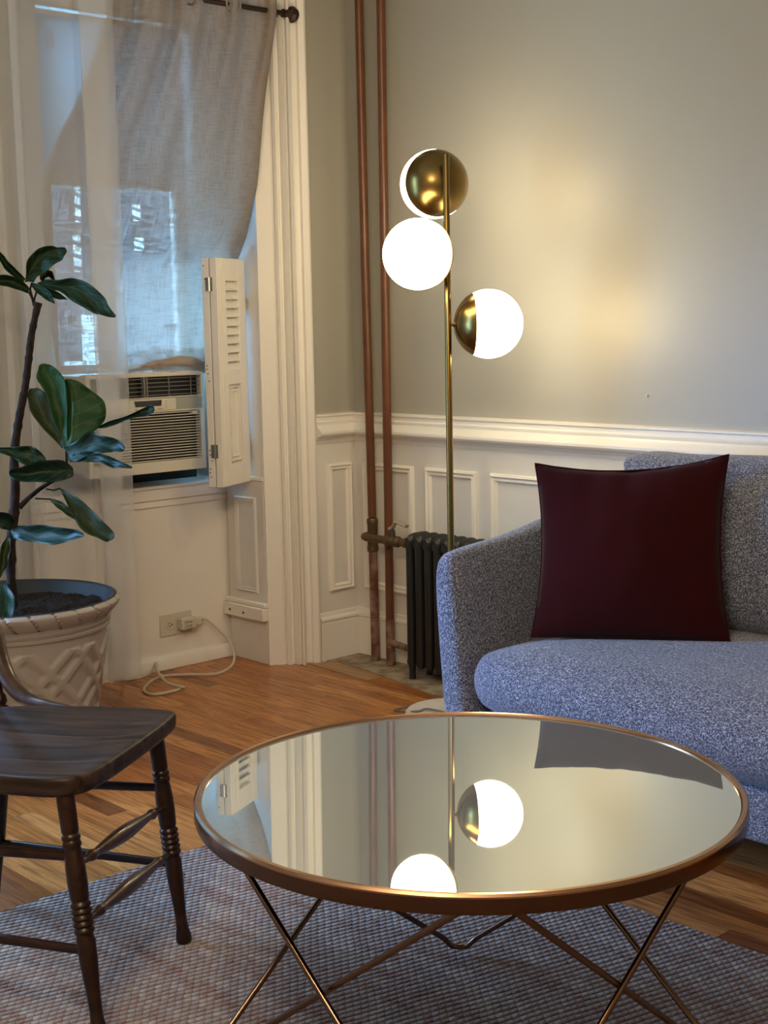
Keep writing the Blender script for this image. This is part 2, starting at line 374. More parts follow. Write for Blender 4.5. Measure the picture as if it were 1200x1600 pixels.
def grid(bm, rows, mi=0, uv=False, close=False):
    V = [[bm.verts.new(p) for p in r] for r in rows]
    L = bm.loops.layers.uv.verify() if uv else None
    for i in range(len(V)-1):
        m_ = len(V[i])
        for j in range(m_ if close else m_-1):
            j2 = (j+1) % m_
            f = bm.faces.new((V[i][j], V[i][j2], V[i+1][j2], V[i+1][j])); f.material_index = mi
            if uv:
                for lp, (a, b) in zip(f.loops, ((i, j), (i, j2), (i+1, j2), (i+1, j))):
                    lp[L].uv = (b/(m_-1), a/(len(V)-1))
    return V

# ================================================================== THE ROOM
RX1, RY0, CZ = 4.7, -5.4, 2.95
APX = -0.32            # apron (under-window) wall
JY = -0.337            # right jamb of the window bay
BL = -1.30             # left jamb of the bay
bm = B(); box(bm, -0.62, RX1, RY0, 0.0, -0.06, 0.0); struct(obj('floor', bm, m_floor, smooth=False))
bm = B(); box(bm, -0.62, RX1, RY0, 0.05, CZ, CZ+0.06); struct(obj('ceiling', bm, m_ceil, smooth=False))
bm = B(); box(bm, -0.05, RX1, 0.0, 0.06, 0, CZ); struct(obj('wall_back', bm, m_wall, smooth=False))
bm = B(); box(bm, RX1, RX1+0.06, RY0, 0.06, 0, CZ); struct(obj('wall_right', bm, m_wall, smooth=False))
bm = B(); box(bm, -0.4, RX1, RY0-0.06, RY0, 0, CZ); struct(obj('wall_front', bm, m_wall, smooth=False))
# window wall: short return by the corner, piece left of the bay with the side window opening, headers
bm = B()
box(bm, -0.08, 0.0, -0.20, 0.06, 0, CZ)
box(bm, -0.62, -0.06, BL-0.3, BL, 0, CZ)
box(bm, -0.12, 0.0, BL-0.55, BL, 0, CZ)
box(bm, -0.12, 0.0, -3.15, BL-0.55, 0, 0.45); box(bm, -0.12, 0.0, -3.15, BL-0.55, 2.3, CZ)
box(bm, -0.12, 0.0, RY0, -3.15, 0, CZ)
box(bm, -0.62, -0.03, BL, JY+0.02, 2.42, CZ)
struct(obj('wall_left', bm, m_wall, smooth=False))
# bay: apron, jamb reveal, outer wall above the sill
bm = B(); box(bm, -0.50, APX, BL, JY+0.01, 0, 0.645)
struct(obj('wall_apron', bm, m_trim, smooth=False, bevel=0.002))
bm = B(); box(bm, -0.62, -0.09, JY, JY+0.15, 0, 2.45)
struct(obj('wall_reveal', bm, m_trim2, smooth=False))
# apron mouldings + shoe
bm = B()
box(bm, APX-0.01, APX+0.012, BL, JY-0.004, 0.60, 0.640); box(bm, APX-0.01, APX+0.006, BL, JY-0.004, 0.575, 0.60)
struct(obj('trim_1', bm, m_trim, bevel=0.004))
bm = B()
prism(bm, [(APX, BL, 0), (APX+0.022, BL, 0), (APX+0.022, BL, 0.035), (APX+0.014, BL, 0.048), (APX, BL, 0.052)], (0, JY-0.012-BL, 0))
struct(obj('baseboard_left', bm, m_trim, bevel=0.002))
# sill
bm = B(); box(bm, -0.56, APX+0.016, BL, JY-0.002, 0.640, 0.652)
struct(obj('trim_2', bm, m_trim, bevel=0.003))
# jamb pedestal: panelled lower box, cap and ledge block
ped = bpy.data.objects.new('trim_3', None); COL.objects.link(ped); struct(ped)
bm = B(); box(bm, -0.31, -0.098, JY-0.012, JY+0.03, 0.0, 0.655); box(bm, -0.312, -0.094, JY-0.018, JY+0.03, 0.655, 0.668)
obj('panel', bm, m_trim2, ped, bevel=0.002)
def panel_mould(bm, P, e, n, w, h, wd=0.018, t=0.010, inner=0.004):
    """mitred picture-frame moulding: P lower corner, e width dir, n out normal"""
    P = Vector(P); e = Vector(e).normalized(); n = Vector(n).normalized(); z = Vector((0, 0, 1))
    def loop(d, o): return [bm.verts.new(P+e*a+z*b+n*o) for a, b in ((d, d), (w-d, d), (w-d, h-d), (d, h-d))]
    Ls = [loop(0, 0), loop(0.002, t*0.7), loop(wd*0.3, t), loop(wd*0.5, t*0.55), loop(wd*0.75, t*0.7), loop(wd, 0.0)]
    for a, b in zip(Ls, Ls[1:]):
        for k in range(4): bm.faces.new((a[k], a[(k+1) % 4], b[(k+1) % 4], b[k]))
bm = B(); panel_mould(bm, (-0.262, JY-0.012, 0.25), (1, 0, 0), (0, -1, 0), 0.125, 0.345, 0.020, 0.008)
obj('moulding', bm, m_trim2, ped)
bm = B(); box(bm, -0.318, -0.088, JY-0.038, JY-0.010, 0.158, 0.205); box(bm, -0.318, -0.086, JY-0.030, JY-0.010, 0.205, 0.222)
obj('ledge', bm, m_trim, ped, bevel=0.004)
bm = B(); lathe(bm, [(0.0, 0), (0.005, 0), (0.004, 0.002), (0, 0.0025)], (-0.28, JY-0.038, 0.18), (0, -1, 0), 10)
lathe(bm, [(0.0, 0), (0.005, 0), (0.004, 0.002), (0, 0.0025)], (-0.20, JY-0.038, 0.178), (0, -1, 0), 10)
obj('screw', bm, m_bronze, ped)

# splayed fluted casing on the corner between reveal and wall
Ax, Ay = -0.103, JY-0.004; Bx, By = 0.004, -0.190
e = Vector((Bx-Ax, By-Ay, 0)); CW = e.length; e.normalize(); n = Vector((e.y, -e.x, 0))
prof = [(0, -0.03), (0, 0.020), (0.01, 0.024), (0.30, 0.024), (0.315, 0.018), (0.335, 0.018), (0.35, 0.028), (0.40, 0.034), (0.44, 0.028), (0.455, 0.020),
        (0.48, 0.020), (0.50, 0.028), (0.55, 0.036), (0.585, 0.040), (0.60, 0.030), (0.62, 0.030), (0.645, 0.046), (0.685, 0.050), (0.705, 0.044), (0.72, 0.026),
        (0.76, 0.022), (0.82, 0.020), (0.845, 0.024), (0.86, 0.030), (0.97, 0.032), (1.0, 0.026), (1.0, -0.03)]
bm = B(); prism(bm, [Vector((Ax, Ay, 0))+e*(CW*s)+n*(d-0.004) for s, d in prof], (0, 0, 2.52))
struct(obj('trim_4', bm, m_trim, angle=30))
bm = B(); prism(bm, [(Ax-0.02, JY, 0.0), (Ax+0.002, JY-0.004, 0.0), (Ax+0.004, JY+0.02, 0.0), (Ax-0.02, JY+0.02, 0.0)], (0, 0, 2.45))
struct(obj('trim_5', bm, m_trim2))

# chair rail, wainscot, base: sweeps along both walls
rail = [(0.0, 0.779), (0.006, 0.779), (0.010, 0.790), (0.018, 0.796), (0.020, 0.802), (0.034, 0.806), (0.040, 0.814), (0.040, 0.822), (0.032, 0.830), (0.022, 0.838),
        (0.018, 0.846), (0.020, 0.852), (0.020, 0.856), (0.014, 0.860), (0.014, 0.872), (0.020, 0.875), (0.020, 0.881), (0.0, 0.884)]
base = [(0.0, 0.0), (0.016, 0.0), (0.016, 0.136), (0.012, 0.140), (0.018, 0.144), (0.018, 0.152), (0.010, 0.160), (0.008, 0.172), (0.0, 0.176)]
for nm, pf in (('rail', rail), ('base', base)):
    bm = B(); prism(bm, [(0.0, -d, z) for d, z in pf], (RX1, 0, 0))
    o = obj('trim_6' if nm == 'rail' else 'baseboard_back', bm, m_trim, angle=28); struct(o)
    bm = B(); prism(bm, [(d, -0.192, z) for d, z in pf], (0, 0.192, 0))
    o = obj('trim_7' if nm == 'rail' else 'baseboard_corner', bm, m_trim, angle=28); struct(o)
bm = B(); box(bm, 0.0, RX1, -0.004, 0, 0.17, 0.79); box(bm, 0, 0.004, -0.192, 0, 0.17, 0.79)
struct(obj('trim_8', bm, m_trim2, smooth=False))
bm = B()
panel_mould(bm, (0.045, -0.004, 0.247), (1, 0, 0), (0, -1, 0), 0.262, 0.458, 0.030, 0.013)
for k in range(13):
    panel_mould(bm, (0.364+0.303*k, -0.004, 0.247), (1, 0, 0), (0, -1, 0), 0.245, 0.458, 0.030, 0.013)
panel_mould(bm, (0.004, -0.142, 0.247), (0, 1, 0), (1, 0, 0), 0.115, 0.458, 0.026, 0.014)
struct(obj('trim_9', bm, m_trim, angle=25))

# bare patch of sub-floor in the corner
bm = B()
poly = [(0.017, -0.175), (0.060, -0.155), (0.14, -0.165), (0.27, -0.178), (0.40, -0.200), (0.70, -0.255), (1.05, -0.24), (1.05, -0.016), (0.017, -0.016)]
prism(bm, [(x, y, 0.0) for x, y in poly], (0, 0, 0.003))
struct(obj('trim_10', bm, m_plaster, smooth=False))
bm = B(); prism(bm, [(-0.02, -0.245, 0), (0.03, -0.185, 0), (0.14, -0.172, 0), (0.34, -0.205, 0), (0.33, -0.262, 0), (0.10, -0.250, 0)], (0, 0, 0.0025))
wd = wood_mat('worn_board', (0.30, 0.15, 0.06), (0.42, 0.26, 0.13), 0.6, axis=0, scale=1.2)
struct(obj('trim_11', bm, wd, smooth=False))

# the window itself
GL = -0.955         # left edge of the glazed part
bm = B(); box(bm, -0.56, -0.45, BL, GL+0.01, 0.652, 2.42); box(bm, -0.45, -0.44, BL+0.06, GL-0.05, 1.15, 1.62); box(bm, -0.45, -0.44, BL+0.06, GL-0.05, 1.70, 2.30)
struct(obj('wall_blind_panel', bm, m_trim2, bevel=0.002))
win = bpy.data.objects.new('window_1', None); COL.objects.link(win); struct(win)
bm = B()
WX0, WX1 = -0.575, -0.535
box(bm, WX0-0.02, WX1+0.02, GL, GL+0.04, 0.652, 2.42); box(bm, WX0-0.02, WX1+0.02, JY-0.012, JY, 0.652, 2.42)
box(bm, WX0-0.02, WX1+0.05, GL, JY, 2.250, 2.42)
obj('window_frame', bm, m_trim2, win, bevel=0.003)
bm = B()
y0, y1 = GL+0.04, JY-0.012
for a, b_, z0, z1 in ((y0, y1, 1.045, 1.07), (y0, y1, 1.68, 1.73), (y0, y0+0.045, 1.06, 1.73), (y1-0.016, y1, 1.06, 1.73)): box(bm, WX0, WX1, a, b_, z0, z1)
obj('sash', bm, m_trim2, win, bevel=0.003)
bm = B(); box(bm, WX0+0.018, WX0+0.022, y0+0.02, y1-0.01, 1.065, 1.70); obj('pane', bm, m_glass, win, smooth=False)
bm = B()
for a, b_, z0, z1 in ((y0, y1, 1.70, 1.74), (y0, y1, 2.33, 2.37), (y0, y0+0.045, 1.70, 2.37), (y1-0.016, y1, 1.70, 2.37)): box(bm, WX0-0.045, WX0-0.006, a, b_, z0, z1)
obj('sash', bm, m_trim2, win, bevel=0.003)
bm = B(); box(bm, WX0-0.027, WX0-0.023, y0+0.02, y1-0.01, 1.72, 2.35); obj('pane', bm, m_glass, win, smooth=False)
# the next window (outside the picture, lets the daylight in)
w2 = bpy.data.objects.new('window_2', None); COL.objects.link(w2); struct(w2)
bm = B()
for a, b_, z0, z1 in ((-3.15, -3.09, 0.45, 2.3), (-2.16, -2.10, 0.45, 2.3), (-3.15, -2.10, 0.45, 0.51), (-3.15, -2.10, 2.24, 2.3), (-3.15, -2.10, 1.35, 1.40)): box(bm, -0.10, -0.05, a, b_, z0, z1)
obj('window_frame', bm, m_trim2, w2, bevel=0.003)

# roller shade behind the curtains
sh = thing('window_shade', 'blue-grey closed shade in the upper half of the window behind the sheer curtain', 'window shade', (-0.49, -0.94, 1.70))
def loc_box(bm, o, x0, x1, y0, y1, z0, z1):
    box(bm, x0-o[0], x1-o[0], y0-o[1], y1-o[1], z0-o[2], z1-o[2])
so = (-0.49, -0.94, 1.70)
bm = B(); loc_box(bm, so, -0.491, -0.489, GL+0.03, JY-0.02, 1.70, 2.226); obj('shade_cloth', bm, m_shade, sh, smooth=False)
bm = B(); loc_box(bm, so, -0.497, -0.483, GL+0.03, JY-0.02, 1.685, 1.705); obj('hem_bar', bm, m_trim2, sh, bevel=0.003)
bm = B(); box(bm, -0.012, 0.012, GL+0.03+0.94, JY-0.02+0.94, 0.522, 0.538); obj('head_rail', bm, m_trim2, sh, bevel=0.003)
# pull cord with crocheted ring
c0 = onx(78, 50, -0.47); c1 = onx(83, 100, -0.47); c2 = onx(86, 180, -0.47); c3 = onx(92, 232, -0.47)
t = thing('pull_cord', 'thin blind pull cord with a small crocheted ring hanging before the closed window shade', 'cord', c3)
bm = B(); tube(bm, [Vector((c0.x, c0.y, 2.25))-c3, c0-c3, c1-c3, c2-c3, Vector((0, 0, 0))], 0.0022, 6); obj('string', bm, m_trim, t)
bm = B()
cc = onx(78, 62, -0.468)
tube(bm, [cc-c3+Vector((0, 0.014*math.cos(a*PI/6), 0.022*math.sin(a*PI/6))) for a in range(12)], 0.003, 6, closed=True); obj('ring', bm, mat('mauve_yarn', (0.25, 0.16, 0.17), 0.9), t)

# outside: added wall blocking the sky, its holes and slats shaped into bright patches
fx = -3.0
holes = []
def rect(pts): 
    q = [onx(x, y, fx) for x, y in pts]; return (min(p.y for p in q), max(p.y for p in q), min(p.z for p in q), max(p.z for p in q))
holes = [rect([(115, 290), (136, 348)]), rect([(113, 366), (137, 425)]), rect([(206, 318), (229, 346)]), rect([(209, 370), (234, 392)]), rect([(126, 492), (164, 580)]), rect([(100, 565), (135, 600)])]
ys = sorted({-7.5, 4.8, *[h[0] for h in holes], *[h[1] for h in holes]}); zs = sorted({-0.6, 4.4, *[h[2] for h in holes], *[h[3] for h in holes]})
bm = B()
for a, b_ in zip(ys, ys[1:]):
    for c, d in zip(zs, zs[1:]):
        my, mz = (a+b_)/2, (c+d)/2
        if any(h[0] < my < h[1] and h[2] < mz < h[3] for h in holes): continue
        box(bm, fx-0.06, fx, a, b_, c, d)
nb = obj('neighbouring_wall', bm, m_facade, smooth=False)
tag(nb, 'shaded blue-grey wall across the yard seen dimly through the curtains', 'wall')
for i, h in enumerate(holes[:4]):  # added slats break the sky gaps into bright streaks
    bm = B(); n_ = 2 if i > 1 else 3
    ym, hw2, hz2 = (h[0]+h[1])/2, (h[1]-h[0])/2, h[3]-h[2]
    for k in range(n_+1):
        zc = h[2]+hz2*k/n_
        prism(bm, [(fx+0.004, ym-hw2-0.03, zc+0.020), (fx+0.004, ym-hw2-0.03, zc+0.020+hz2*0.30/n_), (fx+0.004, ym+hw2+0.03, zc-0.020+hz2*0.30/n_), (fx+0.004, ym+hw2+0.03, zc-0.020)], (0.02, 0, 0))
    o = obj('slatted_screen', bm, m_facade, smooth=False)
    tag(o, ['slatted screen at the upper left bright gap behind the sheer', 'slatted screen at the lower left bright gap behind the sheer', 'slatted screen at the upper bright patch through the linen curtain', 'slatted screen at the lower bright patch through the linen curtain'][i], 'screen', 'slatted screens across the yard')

# ================================================================== CURTAINS
# linen panel
rows_px = [(-12, 166, 432, 0.0), (0, 168, 432, 0.0), (25, 166, 431, 0.0), (60, 156, 426, -0.005), (110, 140, 419, -0.01), (140, 127, 415, -0.02), (180, 108, 411, -0.03), (220, 88, 408, -0.04), (260, 74, 405, -0.055),
           (290, 67, 402, -0.07), (340, 66, 392, -0.105), (370, 68, 385, -0.135), (400, 71, 374, -0.185), (412, 72, 368, -0.205), (440, 74, 360, -0.215), (480, 78, 350, -0.225), (520, 80, 342, -0.225), (545, 84, 336, -0.235), (556, 86, 334, -0.225), (566, 88, 332, -0.200), (574, 90, 330, -0.196), (579, 92, 330, -0.200), (583, 93, 330, -0.206)]
rows = []
NC = 72
px_prev = None
def interp_rows(tbl, step=6):
    out = []
    for a, b_ in zip(tbl, tbl[1:]):
        k = max(1, int((b_[0]-a[0])/step))
        for j in range(k):
            t = j/k; out.append(tuple(a[i]+(b_[i]-a[i])*t for i in range(len(a))))
    out.append(tbl[-1]); return out
for (py, pl, pr_, X) in interp_rows(rows_px):
    r_ = []
    for j in range(NC+1):
        s = j/NC
        amp = 0.016*max(0, 1-max(0, py)/430.0)+0.004
        f = amp*(math.sin(s*2*PI*4.2+0.6+py*0.0015)+0.45*math.sin(s*2*PI*9.3+1.0))
        if s > 0.82: f += 0.022*math.sin((s-0.82)/0.18*PI)*min(1, max(0, (py-20)/150))*max(0, min(1, (360-py)/80))
        dip = 18*math.sin(PI*s)*(1 if py > 500 else 0)*0.0
        yy = py + s*(12 if py < 60 else 12*max(0, 1-(py-60)/200))
        if py > 540: yy += -9*s*min(1, (py-540)/20)*max(0, 1-max(0, py-562)/10)
        r_.append(onx(pl+(pr_-pl)*s, yy, X+f))
    # the free edge turns back behind itself
    hw_ = (4+24*min(1, max(0, (py-15)/110)))*max(0.15, min(1, (470-py)/90))
    for k in range(1, 7):
        a = k/6; r_.append(onx(pr_+1.5*math.sin(a*PI)-hw_*(a**1.3), yy, X+f-0.004-0.022*math.sin(a*PI/2)))
    rows.append(r_)
bm = B(); grid(bm, rows)
ct = thing('linen_curtain', 'greige linen grommet curtain pulled wide and tucked onto the air conditioner', 'curtain', (0, -0.6, 1.06))
def rebase(bm, o):
    for v in bm.verts: v.co -= Vector(o)
rebase(bm, ct.location); lc = obj('curtain_panel', bm, m_linen, ct, angle=180)
# loose cloth bunched on top of the air conditioner
bp_ = [(190, 576, 0.006), (215, 573, 0.010), (240, 569, 0.013), (262, 566, 0.016), (285, 565, 0.019), (305, 566, 0.017), (322, 569, 0.012)]
cen = [onx(x, y, -0.214) for x, y, _ in bp_]; cen = smooth_path(cen, 8); bm = B(); rws = []
for i, c in enumerate(cen):
    q = i/8; a = min(int(q), len(bp_)-2); rr_ = bp_[a][2]+(bp_[a+1][2]-bp_[a][2])*(q-a)
    row_ = []
    for k in range(16):
        th = 2*PI*k/16; w_ = 1+0.22*noise.noise(Vector((i*0.13, math.cos(th)*1.6, math.sin(th)*1.6)))
        row_.append(Vector((c.x+math.cos(th)*rr_*1.3*w_, c.y, max(1.0495, c.z+math.sin(th)*rr_*w_)))-ct.location)
    rws.append(row_)
V = grid(bm, rws, close=True); bm.faces.new(V[0]); bm.faces.new(list(reversed(V[-1])))
obj('bunched_hem', bm, mat('opaque_linen_fold', (0.34, 0.27, 0.21), 0.9, bump=(300, 0.3, 0.001)), ct, angle=180)
RODX = 0.0
rA = onx(445, 21, RODX); rB = Vector((RODX, -1.75, rA.z-0.004))
# grommets
def ring(bm, c, axis, R_, r_, n=28):
    ax = Vector(axis).normalized(); a = Vector((0, 0, 1)); u = ax.cross(a).normalized(); v = ax.cross(u)
    tube(bm, [Vector(c)+u*R_*math.cos(2*PI*k/n)+v*R_*math.sin(2*PI*k/n) for k in range(n)], r_, 8, closed=True)
for (gx, gy, ax) in ((365, 14, (1, -0.35, 0)), (299, 3, (0.35, -1, 0.0)), (230, 2, (1, 0.25, 0)), (185, 0, (0.3, -1, 0))):
    bm = B(); p = onx(gx, gy, RODX+0.018); p.z = rA.z-0.004 if gx != 230 else rA.z-0.006
    ring(bm, p-ct.location, ax, 0.023, 0.0042); obj('grommet', bm, m_steel, ct)
# rod
rd = thing('curtain_rod', 'dark bronze curtain rod with a knobby finial against the window casing', 'curtain rod', rA)
bm = B(); tube(bm, [Vector((0, 0, 0)), rB-rA], 0.0085, 14); obj('rod', bm, m_rod, rd)
bm = B()
lathe(bm, [(0.009, -0.012), (0.014, -0.010), (0.014, -0.002), (0.010, 0.0), (0.014, 0.006), (0.024, 0.016), (0.028, 0.028), (0.025, 0.040), (0.016, 0.050), (0.006, 0.053), (0, 0.054)], (0, 0, 0), (0, 1, 0), 9)
obj('finial', bm, m_rod, rd, angle=20)
bm = B(); tube(bm, [(-0.09, -0.035, -0.02), (-0.05, -0.035, -0.022), (0.0, -0.035, -0.012)], 0.005, 8); box(bm, -0.094, -0.084, -0.05, -0.02, -0.05, 0.03)
obj('bracket', bm, m_steel, rd)
# second, thin rod carrying the sheer
SX = 0.035
r2 = thing('sheer_curtain_rod', 'thin front rod holding the white sheer curtain, just above the picture', 'curtain rod', (SX, -0.84, 2.262))
bm = B(); tube(bm, [(0, 0, 0), (0, -0.91, 0)], 0.006, 10); obj('rod', bm, m_rod, r2)
bm = B(); tube(bm, [(0, -0.90, 0), (-SX, -0.90, 0)], 0.004, 8); obj('bracket', bm, m_rod, r2); bm = B(); tube(bm, [(0, -0.01, 0), (-SX, -0.01, 0.0), (-0.035, -0.01, -0.06)], 0.004, 8); obj('bracket', bm, m_rod, r2)
# sheer panel: gathers bunch into opaque folds
def sheer_x(yn, z, s):
    hang = (2.26-z)/2.26
    f = 0.0
    f += 0.020*math.sin(yn*46+1.3)+0.011*math.sin(yn*97+0.4+hang*1.1)+0.006*math.sin(yn*171+2.0)
    return f*(0.55+0.55*hang)
def y_of(px): d = ray(px, 500); return CAM.y+d.y*((SX-CAM.x)/d.x)
E0 = 195.5   # curtain edge column at row 500
kn = [(195.5, 0.004), (188, 0.012), (170, 0.010), (146, 0.022), (143, 0.010), (165, -0.002), (185, -0.008), (181, -0.018), (160, -0.016), (142, -0.012), (132, 0.004), (110, 0.006), (88, 0.009), (66, 0.012), (52, 0.014), (44, 0.020), (36, 0.012), (48, -0.002), (52, -0.014), (36, -0.016), (22, 0.002),
      (10, 0.018), (4, 0.006), (18, -0.006), (16, -0.018), (-4, -0.012), (-20, 0.016), (-30, 0.004), (-14, -0.010), (-24, -0.020), (-50, 0.0), (-70, 0.02), (-60, -0.01), (-95, 0.0), (-120, 0.02), (-112, -0.012), (-150, 0.01)]
plan = smooth_path([(SX+a, y_of(p), 0) for p, a in kn], 7)
NZ = 60; rows = []
for i in range(NZ+1):
    z = 2.262-(2.262-0.100)*i/NZ; h_ = i/NZ; r_ = []
    for j, p in enumerate(plan):
        s_ = j/len(plan)
        gather = (1-h_)**3*0.5
        drift = 0.008*math.sin(h_*3.1+s_*11)*(s_*6 if s_ < 0.16 else 1)*h_
        r_.append(Vector((SX+(p.x-SX)*(1+0.25*h_-gather), p.y+drift, z)))
    rows.append(r_)
bm = B(); grid(bm, rows)
sc_ = obj('sheer_curtain', bm, m_sheer, angle=180)
tag(sc_, 'white sheer curtain hanging in soft folds behind the potted fig', 'curtain')

# ================================================================== AIR CONDITIONER
AX, AYR, AYL, AZ0, AZ1 = -0.20, -0.512, -0.975, 0.710, 1.048
ac = thing('air_conditioner', 'cream window air conditioner with louvered front set in the window', 'air conditioner', (AX, (AYR+AYL)/2, AZ0))
o = Vector(ac.location); HW = (AYR-AYL)/2; H = AZ1-AZ0
bm = B(); box(bm, -0.50, -0.035, -HW+0.008, HW-0.008, 0.012, H-0.006); obj('body', bm, m_acw, ac, bevel=0.004)
# front bezel built as a frame with openings
G0, G1 = 0.038, 0.205     # intake grille z
D0, D1 = 0.208, 0.250     # control strip
T0, T1 = 0.254, 0.322     # air outlet
bm = B()
box(bm, -0.035, 0.0, -HW, HW, 0.0, G0); box(bm, -0.035, 0.0, -HW, HW, T1, H)
box(bm, -0.035, 0.0, HW-0.018, HW, G0, G1+0.003); box(bm, -0.035, 0.0, -HW, -HW+0.018, G0, T1)
box(bm, -0.035, -0.002, HW-0.010, HW, G1, T1)
box(bm, -0.035, 0.0, -HW, HW, G1-0.002, D0+0.001)
box(bm, -0.035, 0.0, -HW, HW, D1, T0)
obj('bezel', bm, m_acw, ac, bevel=0.004, seg=3)
bm = B()
box(bm, -0.034, -0.028, -HW+0.01, HW-0.01, G0-0.004, G1); box(bm, -0.034, -0.028, -HW+0.01, HW-0.008, T0-0.002, T1+0.002)
obj('recess', bm, m_black, ac, smooth=False)
bm = B()
ns = 18
for k in range(ns):
    z = G0+(G1-G0)*(k+0.5)/ns
    prism(bm, [(-0.008, -HW+0.016, z-0.0012), (-0.002, -HW+0.016, z-0.0028), (0.0, -HW+0.016, z-0.001), (-0.002, -HW+0.016, z+0.0008), (-0.008, -HW+0.016, z+0.0002)], (0, 2*HW-0.030, 0))
obj('intake_grille', bm, m_acw, ac, smooth=False)
bm = B(); box(bm, -0.02, 0.003, HW-0.052, HW-0.030, G1-0.016, G1-0.006); obj('filter_tab', bm, m_acw, ac, bevel=0.002)
bm = B()
yb = onx(228, 600, AX).y-o.y
for k in range(5):
    z = T0+(T1-T0)*(k+0.5)/5
    box(bm, -0.012, -0.009, -HW+0.018, HW-0.012, z-0.001, z+0.001)
for yy in (yb+0.10, yb+0.19):
    box(bm, -0.016, -0.012, yy-0.001, yy+0.001, T0, T1)
obj('vanes', bm, m_acwire, ac, smooth=False)
bm = B(); box(bm, -0.02, -0.001, yb-0.008, yb-0.002, T0-0.003, T1+0.003); box(bm, -0.02, -0.001, yb+0.003, yb+0.008, T0+0.002, T1-0.002)
obj('vane_divider', bm, m_acwire, ac, bevel=0.001)
yd0 = onx(209, 626, AX).y-o.y; yd1 = onx(252, 626, AX).y-o.y; ye = onx(275, 626, AX).y-o.y
bm = B(); box(bm, -0.03, 0.001, -HW+0.02, ye, D0+0.001, D1-0.001); obj('control_panel', bm, m_acw, ac, bevel=0.002)
bm = B(); box(bm, -0.03, -0.001, ye, HW-0.008, D0+0.001, D1-0.001); obj('badge_panel', bm, m_acg, ac, smooth=False)
bm = B(); prism(bm, [(0.0, yd0, D0+0.036), (0.0, yd0+0.006, D0+0.017), (0.0, yd1-0.002, D0+0.017), (0.0, yd1, D0+0.036)], (0.003, 0, 0)); obj('display', bm, m_display, ac)
bm = B()
for k, (yy, ww) in enumerate(((yd0+0.002, 0.012), (yd0+0.030, 0.006), (yd1-0.014, 0.018))):
    box(bm, 0.0009, 0.0014, yy, yy+ww, D0+0.006, D0+0.0085)
obj('button_print', bm, m_redprint, ac, smooth=False)
bm = B()
for k in range(3):
    box(bm, 0.0009, 0.0014, yd1+0.014, yd1+0.022, D0+0.012+k*0.009, D0+0.0135+k*0.009); box(bm, -0.0011, -0.0004, HW-0.03, HW-0.016, D0+0.012+k*0.007, D0+0.0128+k*0.007)
obj('fine_print', bm, m_print, ac, smooth=False)
for nm_, a_, b2_ in (('right', HW-0.004, JY-0.002-o.y), ('left', GL-0.02-o.y, -HW+0.004)):
    bm = B()
    nn_ = 7
    for k in range(nn_):
        y_a = a_+(b2_-a_)*k/nn_; y_b = a_+(b2_-a_)*(k+1)/nn_
        prism(bm, [(-0.300, y_a, -0.055), (-0.292, (y_a+y_b)/2, -0.055), (-0.300, y_b, -0.055), (-0.308, y_b, -0.055), (-0.308, y_a, -0.055)], (0, 0, H+0.075))
    obj('side_filler', bm, m_acw, ac, smooth=False)
bm = B(); box(bm, -0.375, -0.300, GL-o.y, JY-0.002-o.y, H-0.004, H+0.014); obj('top_filler', bm, m_acw, ac, smooth=False)
# black box painting in the shade of the gap below the AC
bm = B(); box(bm, -0.50, -0.245, -HW+0.004, HW+0.13, -0.057, 0.0); obj('mounting_rail', bm, m_black, ac, smooth=False)

# crumpled teal cloth by the shutter
bm = B(); bmesh.ops.create_icosphere(bm, subdivisions=4, radius=1)
for v in bm.verts:
    k = 1+0.35*noise.noise(v.co*2.1)+0.12*noise.noise(v.co*6); v.co = Vector((v.co.x*0.026, v.co.y*0.034, v.co.z*0.020))*k
p = onx(312, 565, -0.225); cl = obj('cloth_scrap', bm, m_teal); cl.location = Vector((p.x, p.y, 1.066)); tag(cl, 'small crumpled dark teal cloth stuffed between curtain and shutter', 'cloth')

# ================================================================== SHUTTER
SL = Vector((-0.080, -0.530, 0)); ang = math.radians(25)
sd = Vector((-math.sin(ang), math.cos(ang), 0)); sn = Vector((math.cos(ang), math.sin(ang), 0))
SW, SH, ST = 0.203, 0.770, 0.026
st = thing('folding_shutter', 'cream louvered folding shutter leaning against the right side of the window', 'shutter', (SL.x, SL.y, 0.652))
mtx = Matrix(((sd.x, sn.x, 0, 0), (sd.y, sn.y, 0, 0), (0, 0, 1, 0), (0, 0, 0, 1)))   # local: x along leaf, y toward the room, z up
def leaf_frame(bm, y1, mt):
    lv0, lv1, p0, p1 = 0.395, 0.695, 0.075, 0.345
    a = 0.062; b_ = 0.150
    for x0, x1, z0, z1 in ((0, a, 0, SH), (b_, SW, 0, SH), (a, b_, 0, p0), (a, b_, p1, lv0), (a, b_, lv1, SH)):
        box(bm, x0, x1, y1-ST, y1, z0, z1, mtx=mt)
    box(bm, a, b_, y1-ST, y1-0.010, p0, p1, mtx=mt)
